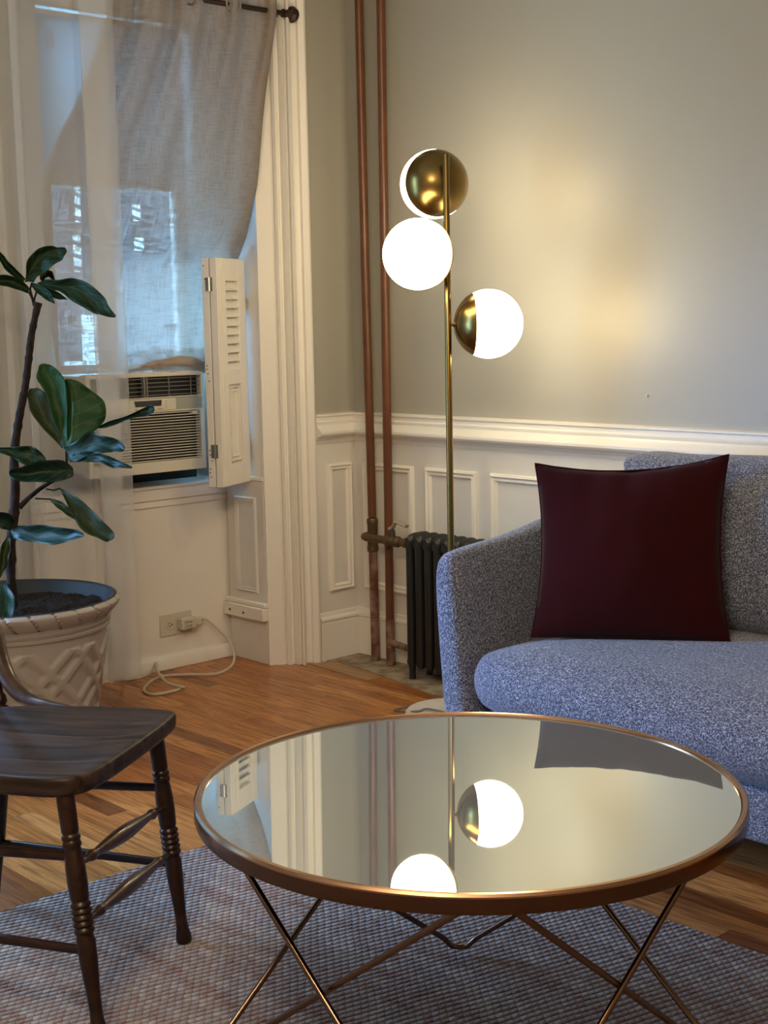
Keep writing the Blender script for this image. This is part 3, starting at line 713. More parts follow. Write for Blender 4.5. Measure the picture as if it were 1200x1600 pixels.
def shutter_leaf(y1):
    bm = B(); leaf_frame(bm, y1, mtx); lf = obj('shutter_leaf', bm, m_trim, st, bevel=0.0015)
    bm = B()
    for k in range(10):
        z = 0.395+0.30*(k+0.5)/10
        m2 = mtx @ Matrix.Translation((0.106, y1-ST/2, z)) @ Matrix.Rotation(math.radians(-56), 4, 'X')
        box(bm, -0.045, 0.045, -0.020, 0.020, -0.0025, 0.0025, mtx=m2)
    obj('louvers', bm, m_trim, lf, bevel=0.001)
    bm = B()
    for d, hgt in ((0.0, 0.008), (0.014, 0.005)):
        for x0, x1, z0, z1 in ((0.068+d, 0.144-d, 0.082+d, 0.086+d), (0.068+d, 0.144-d, 0.334-d, 0.338-d), (0.068+d, 0.072+d, 0.082+d, 0.338-d), (0.140-d, 0.144-d, 0.082+d, 0.338-d)):
            box(bm, x0, x1, y1-0.011, y1-0.010+hgt, z0, z1, mtx=mtx)
    obj('panel_moulding', bm, m_trim, lf, bevel=0.001)
    return lf
shutter_leaf(0.0); shutter_leaf(-ST-0.004)
bm = B(); box(bm, 0.006, 0.012, 0, 0.003, 0.0, SH, mtx=mtx); box(bm, 0.030, 0.036, 0, 0.003, 0.0, SH, mtx=mtx); obj('stile_bead', bm, m_trim, st, bevel=0.001)
for z in (0.10, 0.66):
    bm = B(); box(bm, -0.003, 0.001, -0.042, -0.016, z, z+0.045, mtx=mtx); tube(bm, [mtx @ Vector((-0.004, -0.028, z)), mtx @ Vector((-0.004, -0.028, z+0.045))], 0.004, 8)
    obj('hinge', bm, m_steel, st)
for z in (0.035, 0.05, 0.062, 0.09, 0.11, 0.125, 0.36, 0.385, 0.40, 0.412, 0.70, 0.745):
    bm = B(); lathe(bm, [(0, 0), (0.0024, 0), (0.0024, 0.0008), (0, 0.0008)], mtx @ Vector((-0.0002, -0.045+0.004*math.sin(z*90), z)), -sd, 8); obj('screw_hole', bm, m_dark, st)
bm = B(); box(bm, SW, SW+0.02, -0.03, -0.02, 0.12, 0.17, mtx=mtx); obj('jamb_hinge', bm, m_steel, st); bm = B(); box(bm, SW, SW+0.02, -0.03, -0.02, 0.6, 0.65, mtx=mtx); obj('jamb_hinge', bm, m_steel, st)

# ================================================================== OUTLET, PLUG, CORD
op = Vector((APX, -0.585, 0.155))
ot = thing('wall_outlet', 'ivory wall outlet mounted sideways low under the air conditioner', 'outlet', op)
bm = B(); box(bm, 0, 0.005, -0.068, 0.068, -0.040, 0.040); obj('cover_plate', bm, m_plate, ot, bevel=0.004, seg=3)
bm = B(); box(bm, 0.005, 0.007, -0.042, -0.014, -0.016, 0.016); obj('receptacle', bm, m_plate, ot, bevel=0.002); bm = B(); box(bm, 0.005, 0.007, 0.014, 0.042, -0.016, 0.016); obj('receptacle', bm, m_plate, ot, bevel=0.002)
bm = B(); box(bm, 0.007, 0.0074, -0.034, -0.026, 0.004, 0.0065); box(bm, 0.007, 0.0074, -0.034, -0.024, -0.006, -0.0035); lathe(bm, [(0, 0), (0.003, 0), (0.003, 0.0005), (0, 0.0005)], (0.007, -0.019, 0), (1, 0, 0), 10); obj('slots', bm, m_dark, ot)
pg = thing('power_cord', 'thick cream power cord with a chunky safety plug, looping over the wooden floor', 'cord', (APX+0.007, -0.552, 0.155))
bm = B(); box(bm, 0, 0.034, -0.032, 0.030, -0.021, 0.021); obj('plug_body', bm, m_plate, pg, bevel=0.005, seg=3)
bm = B(); box(bm, 0.010, 0.030, 0.030, 0.060, -0.015, 0.017); obj('strain_relief', bm, m_plate, pg, bevel=0.005)
bm = B(); box(bm, 0.034, 0.0375, -0.022, 0.012, -0.013, 0.001); box(bm, 0.034, 0.0375, -0.022, 0.012, 0.003, 0.014); obj('buttons', bm, m_plate, pg, bevel=0.001)
bm = B()
# little pressed marks on the two buttons
for k in range(4): box(bm, 0.0375, 0.0378, -0.018+k*0.007, -0.0135+k*0.007, -0.009, -0.003)
obj('button_print', bm, m_print, pg, smooth=False); bm = B()
for k in range(4): box(bm, 0.0375, 0.0378, -0.018+k*0.007, -0.0135+k*0.007, 0.006, 0.011)
obj('button_print', bm, m_print, pg, smooth=False)
pts = [(APX+0.027, -0.492, 0.156), onx(322, 968, -0.27), onx(343, 985, -0.22), onx(360, 1005, -0.16), onx(366, 1025, -0.12), onx(362, 1040, -0.09), onz(345, 1051, 0.012), onz(325, 1054, 0.008), onz(290, 1054, 0.006), onz(258, 1056, 0.006), onz(240, 1062, 0.010), onz(228, 1072, 0.006), onz(226, 1080, 0.006),
       onz(238, 1085, 0.006), onz(262, 1082, 0.006), onz(286, 1075, 0.008), onz(283, 1073, 0.016), onz(262, 1067, 0.020), onx(247, 1050, -0.20), onx(244, 1037, -0.24), onx(243, 1038, -0.262), onx(236, 1050, -0.26), onz(218, 1059, 0.012), onz(195, 1062, 0.008), onx(182, 1052, -0.21), onx(176, 1036, -0.225), onx(174, 1018, -0.235), onx(172, 985, -0.24), onx(168, 930, -0.24), onx(164, 830, -0.24), (-0.24, -0.93, 0.70)]
bm = B(); tube(bm, smooth_path(pts, 6), 0.0050, 8)
rebase(bm, pg.location); obj('cord', bm, m_cord, pg)

# ================================================================== PIPES, VALVE, RADIATOR
p1 = [(0.122, -0.052, CZ), (0.128, -0.052, 1.5), (0.142, -0.05, 0.0)]
t = thing('heating_pipe', 'brown painted heating pipe nearest the corner, running floor to ceiling', 'pipe', (0.142, -0.05, 0), group=None)
bm = B(); tube(bm, [(-0.018, -0.002, 2.949), (-0.012, -0.002, 1.4), (-0.002, -0.001, 0.52)], 0.0150, 18); obj('pipe', bm, m_pipe, t)
bm = B(); tube(bm, [(-0.002, -0.001, 0.40), (0, 0, 0.006)], 0.0158, 18); obj('lower_pipe', bm, m_pipeflake, t)
bm = B(); lathe(bm, [(0.0155, 0.395), (0.020, 0.398), (0.020, 0.412), (0.0185, 0.416), (0.0185, 0.492), (0.020, 0.496), (0.020, 0.510), (0.0155, 0.516)], (-0.002, -0.001, 0), (0, 0, 1), 20); obj('tee_fitting', bm, m_bronze, t)
t2 = thing('heating_pipe', 'brown painted heating pipe beside the radiator valve, right of its twin', 'pipe', (0.240, -0.068, 0))
bm = B(); tube(bm, [(0.012, 0.004, 2.949), (0.0, 0, 0.16)], 0.0150, 18); obj('pipe', bm, m_pipe, t2)
bm = B(); tube(bm, [(0, 0, 0.17), (0, 0, 0.006)], 0.0160, 18); tube(bm, [(0, 0, 0.085), (0.20, -0.02, 0.078)], 0.012, 14); obj('lower_pipe', bm, m_pipeflake, t2)
# branch + valve (passes in front of the second pipe)
vb = thing('radiator_valve', 'dull brass radiator shut-off valve with a pale lever in front of the pipes', 'valve', (0.300, -0.105, 0.455))
bm = B(); tube(bm, [(-0.162, 0.048, 0.0), (-0.152, 0.008, 0.0), (-0.130, -0.002, 0.0), (0.0, 0.0, 0.0)], [0.014, 0.014, 0.014, 0.014], 14); obj('branch_pipe', bm, m_bronze, vb)
bm = B(); lathe(bm, [(0.013, -0.03), (0.020, -0.028), (0.020, -0.012), (0.016, -0.010), (0.021, 0.0), (0.016, 0.012), (0.019, 0.014), (0.019, 0.030), (0.014, 0.034), (0.014, 0.060), (0.018, 0.062), (0.018, 0.10), (0, 0.10)], (0, 0, 0), (1, 0, 0), 16); obj('valve_body', bm, m_bronze, vb)
bm = B(); lathe(bm, [(0.011, 0.0), (0.010, 0.028), (0.006, 0.030), (0.006, 0.042), (0, 0.042)], (0, 0, 0.008), (0, 0, 1), 12); obj('stem', bm, m_dark, vb)
bm = B(); tube(bm, smooth_path([(-0.012, 0, 0.042), (0.004, -0.002, 0.048), (0.018, -0.004, 0.064), (0.032, -0.006, 0.070), (0.085, -0.012, 0.060)], 4), 0.0062, 8, sx=1.5); obj('lever', bm, m_lever, vb)

rad = thing('radiator', 'black cast iron column radiator standing low against the panelled wall', 'radiator', (0.415, -0.105, 0))
RD, RH, SP = 0.110, 0.500, 0.0435
def rad_section(x, end):
    bm = B()
    for yy in (-0.040, 0.040):
        tube(bm, [(x, yy, 0.0 if end else 0.045), (x, yy, 0.03 if end else 0.055), (x, yy, 0.075), (x, yy, RH-0.05), (x, yy*0.98, RH-0.022), (x, yy*0.8, RH-0.012)], [0.012, 0.011, 0.0165, 0.0165, 0.017, 0.012], 12, sx=1.0)
    # top bridge, ridge shaped
    prof2 = [(-0.0195, RH-0.034), (-0.017, RH-0.016), (-0.006, RH-0.004), (0.0, RH), (0.006, RH-0.004), (0.017, RH-0.016), (0.0195, RH-0.034)]
    rws = []
    for k in range(9):
        yy = -0.056+0.112*k/8; dz = -0.012*(abs(k-4)/4)**4
        rws.append([Vector((x+a*(1-0.25*(abs(k-4)/4)**4), yy, z+dz)) for a, z in prof2])
    V = grid(bm, rws)
    bm.faces.new(V[0]); bm.faces.new(list(reversed(V[-1]))); 
    for i in range(8): bm.faces.new((V[i][0], V[i+1][0], V[i+1][-1], V[i][-1]))
    tube(bm, [(x, -0.05, 0.062), (x, 0.05, 0.062)], 0.016, 10)
    return bm
for k in range(14):
    obj('section', rad_section(0.015+SP*k, k in (0, 13)), m_rad, rad, angle=45)
bm = B(); tube(bm, [(-0.012, 0, RH-0.045), (0.62, 0, RH-0.045)], 0.014, 12); obj('connecting_hub', bm, m_rad, rad); bm = B(); tube(bm, [(-0.012, 0, 0.062), (0.62, 0, 0.062)], 0.014, 12); obj('connecting_hub', bm, m_rad, rad)

# ================================================================== FLOOR LAMP
LX, LY = 0.905, -0.435
lamp = thing('floor_lamp', 'brass floor lamp with three lit half-brass globes behind the sofa arm', 'floor lamp', (LX, LY, 0))
bm = B(); lathe(bm, [(0, 0.0), (0.135, 0.0), (0.142, 0.004), (0.142, 0.040), (0.138, 0.045), (0, 0.045)], n=56); obj('base', bm, m_marble, lamp, angle=30)
bm = B(); lathe(bm, [(0, 0.045), (0.022, 0.045), (0.022, 0.052), (0.0098, 0.056), (0.0098, 1.665), (0.0080, 1.670), (0, 1.670)], n=20); obj('pole', bm, m_brass, lamp, angle=35)
def rel(px, py, off):
    """direction of a globe: lateral px offset from the pole and an along-view offset"""
    return off
Rh = Vector((Rt.x, Rt.y, 0)).normalized(); Dh = Vector((Fw.x, Fw.y, 0)).normalized()
GR = 0.0995
def globe(lat, dep, z, capang, tilt=0.0):
    d = Rh*lat+Dh*dep; L_ = d.length; ax = d.normalized()      # from pole to globe
    c = d+Vector((0, 0, z))
    a1 = math.radians(capang)
    axc = (-ax+Vector((0, 0, tilt))).normalized()              # from globe centre towards the pole
    bm = B(); prof = [(GR*math.sin(t), GR*math.cos(t)) for t in [a1+(PI-a1)*i/28 for i in range(29)]]; prof[-1] = (0, -GR)
    lathe(bm, [(0.0, GR*math.cos(a1))]+prof, c, axc, 56); obj('glass_globe', bm, m_globe, lamp, angle=35)
    bm = B(); R2 = GR+0.0016
    prof = [(0, R2)]+[(R2*math.sin(a1*i/20), R2*math.cos(a1*i/20)) for i in range(1, 21)]+[(GR*math.sin(a1)-0.001, GR*math.cos(a1)+0.0005)]
    lathe(bm, prof, c, axc, 56); cp = obj('brass_cap', bm, m_brass, lamp, angle=35)
    bm = B(); tube(bm, [Vector((0, 0, z))+ax*0.006, Vector((0, 0, z))+ax*(L_-GR+0.004)], 0.0045, 10)
    tube(bm, [Vector((0, 0, z))+ax*(L_-GR-0.004), Vector((0, 0, z))+ax*(L_-GR+0.002)], 0.008, 12); obj('arm', bm, m_brass, lamp)
globe(0.118, 0.010, 1.188, 62)                   # lowest, to the right
globe(-0.086, -0.084, 1.386, 64)                 # middle, towards the room
globe(-0.030, 0.116, 1.596, 72)                  # top, brass side to the room
# lamp cord
cpts = [onz(700, 1108, 0.055), onz(668, 1107, 0.055), onz(640, 1106, 0.052), onz(632, 1107, 0.02), onz(622, 1110, 0.006), onz(612, 1109, 0.005)]
cpts = [(LX+0.10, LY-0.05, 0.052), onz(672, 1108, 0.050), onz(655, 1111, 0.049), onz(642, 1112, 0.044), onz(632, 1112, 0.012), onz(616, 1109, 0.005), onz(640, 1104, 0.004)]
bm = B(); tube(bm, smooth_path(cpts, 6), 0.003, 8); rebase(bm, lamp.location); obj('cord', bm, m_blackcord, lamp)

# ================================================================== SOFA
sofa = thing('sofa', 'blue-grey tweed sofa with a curved arm, against the panelled wall', 'sofa', (1.36, -0.95, 0))
so = Vector(sofa.location)
def sq(t, p): c = math.cos(t); return math.copysign(abs(c)**p, c)
def rounded_section(cx, cz, w2, h2, n=28, p=0.55):
    return [(cx+w2*sq(2*PI*k/n, p), cz+h2*sq(2*PI*k/n-PI/2, p)) for k in range(n)]
# one-piece shell: left arm -> back -> right arm, swept along a rounded plan path
SXL, SXR, SYF, SYB = 1.392, 3.30, -0.955, -0.165
path = []   # centre line point, top height, half-thickness, outward lean
def shell_pts():
    P = []
    R_ = 0.15
    for i in range(13):
        y = SYF+0.012+(SYB-R_-SYF-0.012)*i/12; P.append((SXL, y))
    for i in range(1, 9):
        a = PI-(PI/2)*i/8; P.append((SXL+R_+R_*math.cos(a), SYB-R_+R_*math.sin(a)))
    for i in range(1, 15):
        P.append((SXL+R_+(SXR-SXL-2*R_)*i/14, SYB))
    for i in range(1, 9):
        a = PI/2-(PI/2)*i/8; P.append((SXR-R_+R_*math.cos(a), SYB-R_+R_*math.sin(a)))
    for i in range(1, 13):
        y = SYB-R_+(SYF+0.012-SYB+R_)*i/12; P.append((SXR, y))
    return P
P = shell_pts(); N = len(P); rws = []
NS = 32
for i, (x, y) in enumerate(P):
    a = Vector((*P[max(i-1, 0)], 0)); b_ = Vector((*P[min(i+1, N-1)], 0)); d = (b_-a).normalized(); nn = Vector((-d.y, d.x, 0))   # nn: outward (left of travel)
    dist = y-SYF
    zt = 0.612+0.11*min(1.0, dist/0.62)**1.0
    if SXL+0.12 < x < SXR-0.12 and y > SYB-0.1: zt = 0.722
    zb = 0.135; ht = 0.047
    endf = 1.0
    k_end = min(i, N-1-i)
    shrink = [0.0, 0.55, 0.80, 0.93, 1.0][min(k_end, 4)] if k_end < 4 else 1.0
    ring_ = []
    cz = (zt+zb)/2; h2 = (zt-zb)/2
    for k in range(NS):
        t = 2*PI*k/NS; c = sq(t, 0.5); s_ = sq(t-PI/2, 0.42)
        zz = cz+h2*s_*(0.90+0.10*shrink)
        f = (zz-zb)/(zt-zb)
        lean = -0.035*(1-f)**1.3+0.010*f      # outward at the top, tucked in at the bottom
        off = c*ht*(0.35+0.65*shrink)*(0.94+0.16*(1-f))+lean
        ring_.append(Vector((x, y, zz))+nn*off)
    rws.append(ring_)
# spread end rings for a rounded arm front
for q, sgn in ((0, 1), (N-1, -1)):
    for k in range(4):
        i = q+sgn*k
        for v in rws[i]: v.y = SYF+[0.0, 0.006, 0.020, 0.045][k]
bm = B(); V = grid(bm, [[v-so for v in r_] for r_ in rws], close=True)
bm.faces.new(V[0]); bm.faces.new(list(reversed(V[-1])))
obj('arm_and_back_shell', bm, m_tweed, sofa, angle=75, sub=1)
def cushion(x0, x1, y0, y1, z0, z1, rad, puff, name, lean=0.0, cornerpull=0.0, nx=26, ny=18, nz=10):
    bm = B(); box(bm, -1, 1, -1, 1, -1, 1)
    bmesh.ops.subdivide_edges(bm, edges=bm.edges[:], cuts=13, use_grid_fill=True)
    hx, hy, hz = (x1-x0)/2, (y1-y0)/2, (z1-z0)/2; c = Vector(((x0+x1)/2, (y0+y1)/2, (z0+z1)/2))
    for v in bm.verts:
        u = v.co.copy()
        p = Vector((u.x*hx, u.y*hy, u.z*hz))
        q = Vector((max(-hx+rad[0], min(hx-rad[0], p.x)), max(-hy+rad[1], min(hy-rad[1], p.y)), max(-hz+rad[2], min(hz-rad[2], p.z))))
        dd = Vector(((p.x-q.x)/rad[0], (p.y-q.y)/rad[1], (p.z-q.z)/rad[2]))
        if dd.length > 1e-6:
            m_ = max(abs(dd.x), abs(dd.y), abs(dd.z)); dd = dd.normalized()*m_
            p = q+Vector((dd.x*rad[0], dd.y*rad[1], dd.z*rad[2]))
        fx, fy, fz = 1-(u.x)**2, 1-(u.y)**2, 1-(u.z)**2
        p += Vector((0, u.y*puff*fx*fz, u.z*puff*fx*fy))
        if cornerpull: 
            k = (abs(u.x)**6)*(abs(u.z)**6); p += Vector((math.copysign(cornerpull*k, u.x), 0, math.copysign(cornerpull*k, u.z)))
        p.y += lean*(p.z+hz)/(2*hz)
        v.co = p+c-so
    return obj(name, bm, m_tweed, sofa, angle=180, sub=1)
cushion(1.455, SXR-0.07, -0.985, -0.25, 0.235, 0.425, (0.09, 0.11, 0.094), 0.014, 'seat_cushion')
bm = B(); box(bm, 0.055, SXR-0.05-so.x, 0.012, 0.72, 0.125, 0.245); obj('base', bm, m_tweed, sofa, bevel=0.02, seg=4)
cushion(1.500, 2.37, -0.46, -0.235, 0.42, 0.822, (0.04, 0.085, 0.055), 0.03, 'back_cushion', lean=0.05, cornerpull=0.036)
cushion(2.38, 3.24, -0.46, -0.235, 0.42, 0.822, (0.04, 0.085, 0.055), 0.03, 'back_cushion', lean=0.05, cornerpull=0.036)
for lx, ly in ((0.12, 0.10), (SXR-so.x-0.10, 0.10), (0.12, 0.66), (SXR-so.x-0.10, 0.66)):
    bm = B(); lathe(bm, [(0, 0), (0.013, 0), (0.022, 0.13), (0, 0.13)], (lx, ly, 0), (0, 0, 1), 16); obj('leg', bm, m_foot, sofa)

# throw pillow
bl = onz(830, 995, 0.432); br = onz(1141, 1005, 0.432); tb = (bl-CAM).dot(Fw); tr_ = (br-CAM).dot(Fw)
tl = at(836, 724, tb+0.07); trr = at(1139, 710, tr_+0.07)
pc = (bl+br+tl+trr)/4
X_ = ((br-bl)+(trr-tl)).normalized(); Z_ = ((tl-bl)+(trr-br)); Z_ = (Z_-X_*Z_.dot(X_)).normalized(); Y_ = Z_.cross(X_)
NP = 40
bm = B(); front = []; back = []
TT = 0.085
def pil(u, v, s):
    # bilinear corners, edges drawn in
    a = bl.lerp(br, u); b_ = tl.lerp(trr, u); p = a.lerp(b_, v)
    eu = 4*u*(1-u); ev = 4*v*(1-v)
    p -= Z_*(0.030*eu)*(v**2) ; p += Z_*0.004*eu*((1-v)**2)
    p += X_*(0.022*ev)*((1-u)**2)*(1 if v > 0 else 1); p -= X_*(0.022*ev)*(u**2)
    th = TT*(eu**0.42)*(ev**0.42)*(0.75+0.25*eu*ev)
    wr = 0.006*noise.noise(Vector((u*5, v*7, s*3)))*eu*ev + 0.010*noise.noise(Vector((u*9+3, v*2.5, s)))*(v**3)*eu
    return p - Y_*(-s)*(th+wr)
for s in (-1, 1):
    rws = [[pil(j/NP, i/NP, s) for j in range(NP+1)] for i in range(NP+1)]
    (front if s < 0 else back).extend(rws)
pw = bpy.data.objects.new  # noqa
c_ = Vector((pc.x, pc.y, 0.43))
V1 = grid(bm, [[p-c_ for p in r_] for r_ in front]); V2 = grid(bm, [[p-c_ for p in r_] for r_ in back])
bmesh.ops.remove_doubles(bm, verts=bm.verts[:], dist=0.0004)
pil_t = thing('throw_pillow', 'square dark maroon throw pillow propped in the corner of the sofa', 'pillow', c_)
obj('pillow_cover', bm, m_red, pil_t, angle=60)
bm = B()
edge = [pil(j/NP, 0, 1) for j in range(NP)]+[pil(1, i/NP, 1) for i in range(NP)]+[pil(1-j/NP, 1, 1) for j in range(NP)]+[pil(0, 1-i/NP, 1) for i in range(NP)]
tube(bm, [p-c_ for p in edge], 0.0022, 6, closed=True); obj('piping', bm, m_red, pil_t)

# ================================================================== RUG
rug = B()
RXa, RXb, RYa, RYb = 1.205, 3.75, -3.6, -1.150
rws = []
for i in range(2):
    pass
nx, ny = 60, 60
rws = [[Vector((RXa+(RXb-RXa)*j/nx+0.006*noise.noise(Vector((i*0.35, 0, 5)))*(1 if j in (0, nx) else 0), RYa+(RYb-RYa)*i/ny+0.006*noise.noise(Vector((j*0.35, 9, 0)))*(1 if i in (0, ny) else 0), 0.010)) for j in range(nx+1)] for i in range(ny+1)]
grid(rug, rws)
ret = bmesh.ops.extrude_face_region(rug, geom=rug.faces[:])
for g in ret['geom']:
    if isinstance(g, bmesh.types.BMVert): g.co.z = 0.0008
o = obj('rug', rug, m_rug, smooth=False); tag(o, 'mauve and grey braided flat-weave rug under the coffee table', 'rug')

# ================================================================== COFFEE TABLE
TC = Vector((2.270, -1.791, 0.010)); TZ = 0.457-0.010; TR = 0.438
tb_ = thing('coffee_table', 'round mirror-topped coffee table with copper rim and crossed rod legs', 'coffee table', TC)
bm = B()
lathe(bm, [(TR-0.022, TZ-0.025), (TR-0.001, TZ-0.027), (TR, TZ-0.024), (TR, TZ-0.002), (TR-0.002, TZ), (TR-0.010, TZ), (TR-0.012, TZ-0.002), (TR-0.012, TZ-0.006), (TR-0.022, TZ-0.006)], n=128, closed=True)
obj('rim', bm, m_copper, tb_, angle=30)
bm = B(); lathe(bm, [(TR-0.0125, TZ-0.002), (TR-0.010, TZ+0.0008), (TR-0.003, TZ+0.0012), (TR+0.0004, TZ-0.002), (TR+0.0002, TZ-0.0045), (TR-0.0125, TZ-0.0045)], n=128, closed=True); obj('rim_lip', bm, m_lip, tb_, angle=30)
bm = B(); lathe(bm, [(0, TZ-0.0035), (TR-0.0115, TZ-0.0035), (TR-0.0115, TZ-0.009), (0, TZ-0.009)], n=128); mg = obj('mirror_top', bm, m_mirror, tb_, angle=30)
bm = B(); lathe(bm, [(0, TZ-0.0095), (TR-0.014, TZ-0.0095), (TR-0.014, TZ-0.020), (0, TZ-0.020)], n=96); obj('backing_board', bm, m_foot, tb_, angle=30)
feet = [onz(718, 1481, 0.018), onz(316, 1667, 0.018), onz(738, 1945, 0.018), onz(1130, 1654, 0.018)]   # far, left, near, right
ft = [f-TC for f in feet]
def top_at(deg, r=0.412): return Vector((r*math.cos(math.radians(deg)), r*math.sin(math.radians(deg)), TZ-0.027))
ang_f = [math.degrees(math.atan2(f.y, f.x)) for f in ft]
for k in range(4):
    f = ft[k]; d = 86.0
    tl_, tr2 = top_at(137.3+90*k-d), top_at(137.3+90*k+d)
    out = Vector((f.x, f.y, 0)).normalized()
    bm = B(); f2 = f.copy(); f2.z = 0.0
    a = f+(tl_-f).normalized()*0.05; b_ = f+(tr2-f).normalized()*0.05
    mid = [a.lerp(f, t).lerp(f.lerp(b_, t), t) for t in (0.25, 0.5, 0.75)]
    low = min(p.z for p in mid)-0.0
    mid = [Vector((p.x, p.y, max(0.0062, p.z-0.008))) for p in mid]
    tube(bm, [tl_+Vector((0, 0, 0.006)), tl_, a]+mid+[b_, tr2, tr2+Vector((0, 0, 0.006))], 0.0052, 12)
    obj('leg', bm, m_legmetal, tb_, angle=60)
tb_.rotation_euler = Vector((0, 0, 1)).rotation_difference((Vector((0, 0, 1))+Vector((Rh.x, Rh.y, 0))*0.006).normalized()).to_euler()

# ================================================================== WOODEN CHAIR
E_ = Vector((0.538, -0.843, 0)); N_ = Vector((0.843, 0.538, 0))    # E: along the front edge towards the viewer, N: forwards
CO = Vector((1.516, -1.838, 0.0))
ch = thing('wooden_chair', 'dark stained wooden chair with turned legs in the lower left', 'chair', CO+E_*0.22-N_*0.2+Vector((0, 0, 0.010)))
cb = Vector(ch.location)
def cw(u, v, z): return CO+E_*u+N_*v+Vector((0, 0, z))-cb
# seat outline, (u along front edge, v forward)
outl = [(-0.004, -0.010), (0.004, 0.008), (0.030, 0.014), (0.10, 0.020), (0.20, 0.022), (0.30, 0.022), (0.37, 0.020), (0.410, 0.012), (0.436, -0.010), (0.446, -0.050), (0.444, -0.12), (0.436, -0.22), (0.420, -0.32), (0.39, -0.385), (0.33, -0.41),
        (0.22, -0.415), (0.11, -0.41), (0.05, -0.385), (0.020, -0.32), (0.004, -0.22), (-0.004, -0.12), (-0.006, -0.05)]
bm = B()
cu, cv = 0.22, -0.20
rings = []
for s, zt in ((0.0, 0.437), (0.25, 0.437), (0.5, 0.439), (0.72, 0.442), (0.88, 0.447), (0.965, 0.4495), (0.992, 0.447), (1.0, 0.442)):
    if s == 0: rings.append([bm.verts.new(cw(cu, cv, zt))])
    else: rings.append([bm.verts.new(cw(cu+(a-cu)*s, cv+(b_-cv)*s, zt)) for a, b_ in outl])
for s, z in ((1.0, 0.424), (0.985, 0.414), (0.94, 0.411)):
    rings.append([bm.verts.new(cw(cu+(a-cu)*s, cv+(b_-cv)*s, z)) for a, b_ in outl])
n_ = len(outl)
for k in range(n_): bm.faces.new((rings[0][0], rings[1][k], rings[1][(k+1) % n_]))
for a, b_ in zip(rings[1:], rings[2:]):
    for k in range(n_): bm.faces.new((a[k], a[(k+1) % n_], b_[(k+1) % n_], b_[k]))
bm.faces.new(rings[-1])
seat = obj('seat', bm, m_seat, ch, angle=50, sub=2)
def turned(bm, a, b_, prof, n=20):
    a = Vector(a); b_ = Vector(b_); L_ = (b_-a).length
    lathe(bm, [(0, 0)]+[(r, t*L_) for t, r in prof]+[(0, L_)], a, (b_-a), n)
legp = [(0, 0.0155), (0.05, 0.0158), (0.155, 0.0152), (0.165, 0.0135), (0.172, 0.0155), (0.182, 0.0168), (0.192, 0.0145), (0.198, 0.0155), (0.212, 0.0168), (0.222, 0.0140), (0.235, 0.0150), (0.30, 0.0172), (0.36, 0.0176), (0.43, 0.0162), (0.438, 0.0145)]
for k in range(5):
    t0 = 0.445+0.026*k; legp += [(t0, 0.0150), (t0+0.006, 0.0178), (t0+0.017, 0.0180), (t0+0.023, 0.0150)]
legp += [(0.585, 0.0145), (0.60, 0.0165), (0.68, 0.0160), (0.80, 0.0125), (0.885, 0.0110), (0.93, 0.0118), (0.965, 0.0150), (0.985, 0.0158), (1.0, 0.0140)]
backp = [(0, 0.014), (0.1, 0.015), (0.3, 0.017), (0.6, 0.016), (0.85, 0.012), (1.0, 0.011)]
legs = {}
ff = onz(288, 1472, 0.010)-cb; nf = onz(156, 1622, 0.010)-cb
ft_ = onz(243, 1150, 0.415)-cb; ntp = onz(101, 1240, 0.415)-cb
legs['ff'] = (ft_, ff+Vector((0, 0, 0.001))); legs['nf'] = (ntp, nf+Vector((0, 0, 0.001)))
legs['fb'] = (cw(0.055, -0.345, 0.415), cw(0.015, -0.415, 0.011)); legs['nb'] = (cw(0.385, -0.345, 0.415), cw(0.425, -0.415, 0.011))
for k in ('ff', 'nf'):
    bm = B(); turned(bm, legs[k][0], legs[k][1], legp, 22); obj('front_leg', bm, m_chair, ch, angle=50)
for k in ('fb', 'nb'):
    bm = B(); turned(bm, legs[k][0], legs[k][1], backp, 18); obj('back_leg', bm, m_chair, ch, angle=50)
def L(k, t): return legs[k][0].lerp(legs[k][1], t)
sp = [(0, 0.0055), (0.08, 0.0060), (0.13, 0.0065), (0.15, 0.0095), (0.17, 0.0105), (0.19, 0.0080), (0.22, 0.0078), (0.33, 0.0115), (0.45, 0.0145), (0.55, 0.0145), (0.67, 0.0115), (0.78, 0.0078), (0.81, 0.0080), (0.83, 0.0105), (0.85, 0.0095), (0.87, 0.0065), (0.92, 0.0060), (1.0, 0.0055)]
for t1, t2 in ((0.335, 0.300), (0.560, 0.535)):
    bm = B(); turned(bm, L('ff', t1), L('nf', t2), sp, 16); obj('front_stretcher', bm, m_armwood, ch, angle=50)
plain = [(0, 0.008), (0.5, 0.0092), (1, 0.008)]
for a, b_, t1, t2 in (('ff', 'fb', 0.25, 0.30), ('ff', 'fb', 0.62, 0.64), ('nf', 'nb', 0.26, 0.30), ('nf', 'nb', 0.645, 0.66), ('fb', 'nb', 0.45, 0.45)):
    bm = B(); turned(bm, L(a, t1), L(b_, t2), plain, 12); obj('stretcher', bm, m_chair, ch, angle=50)
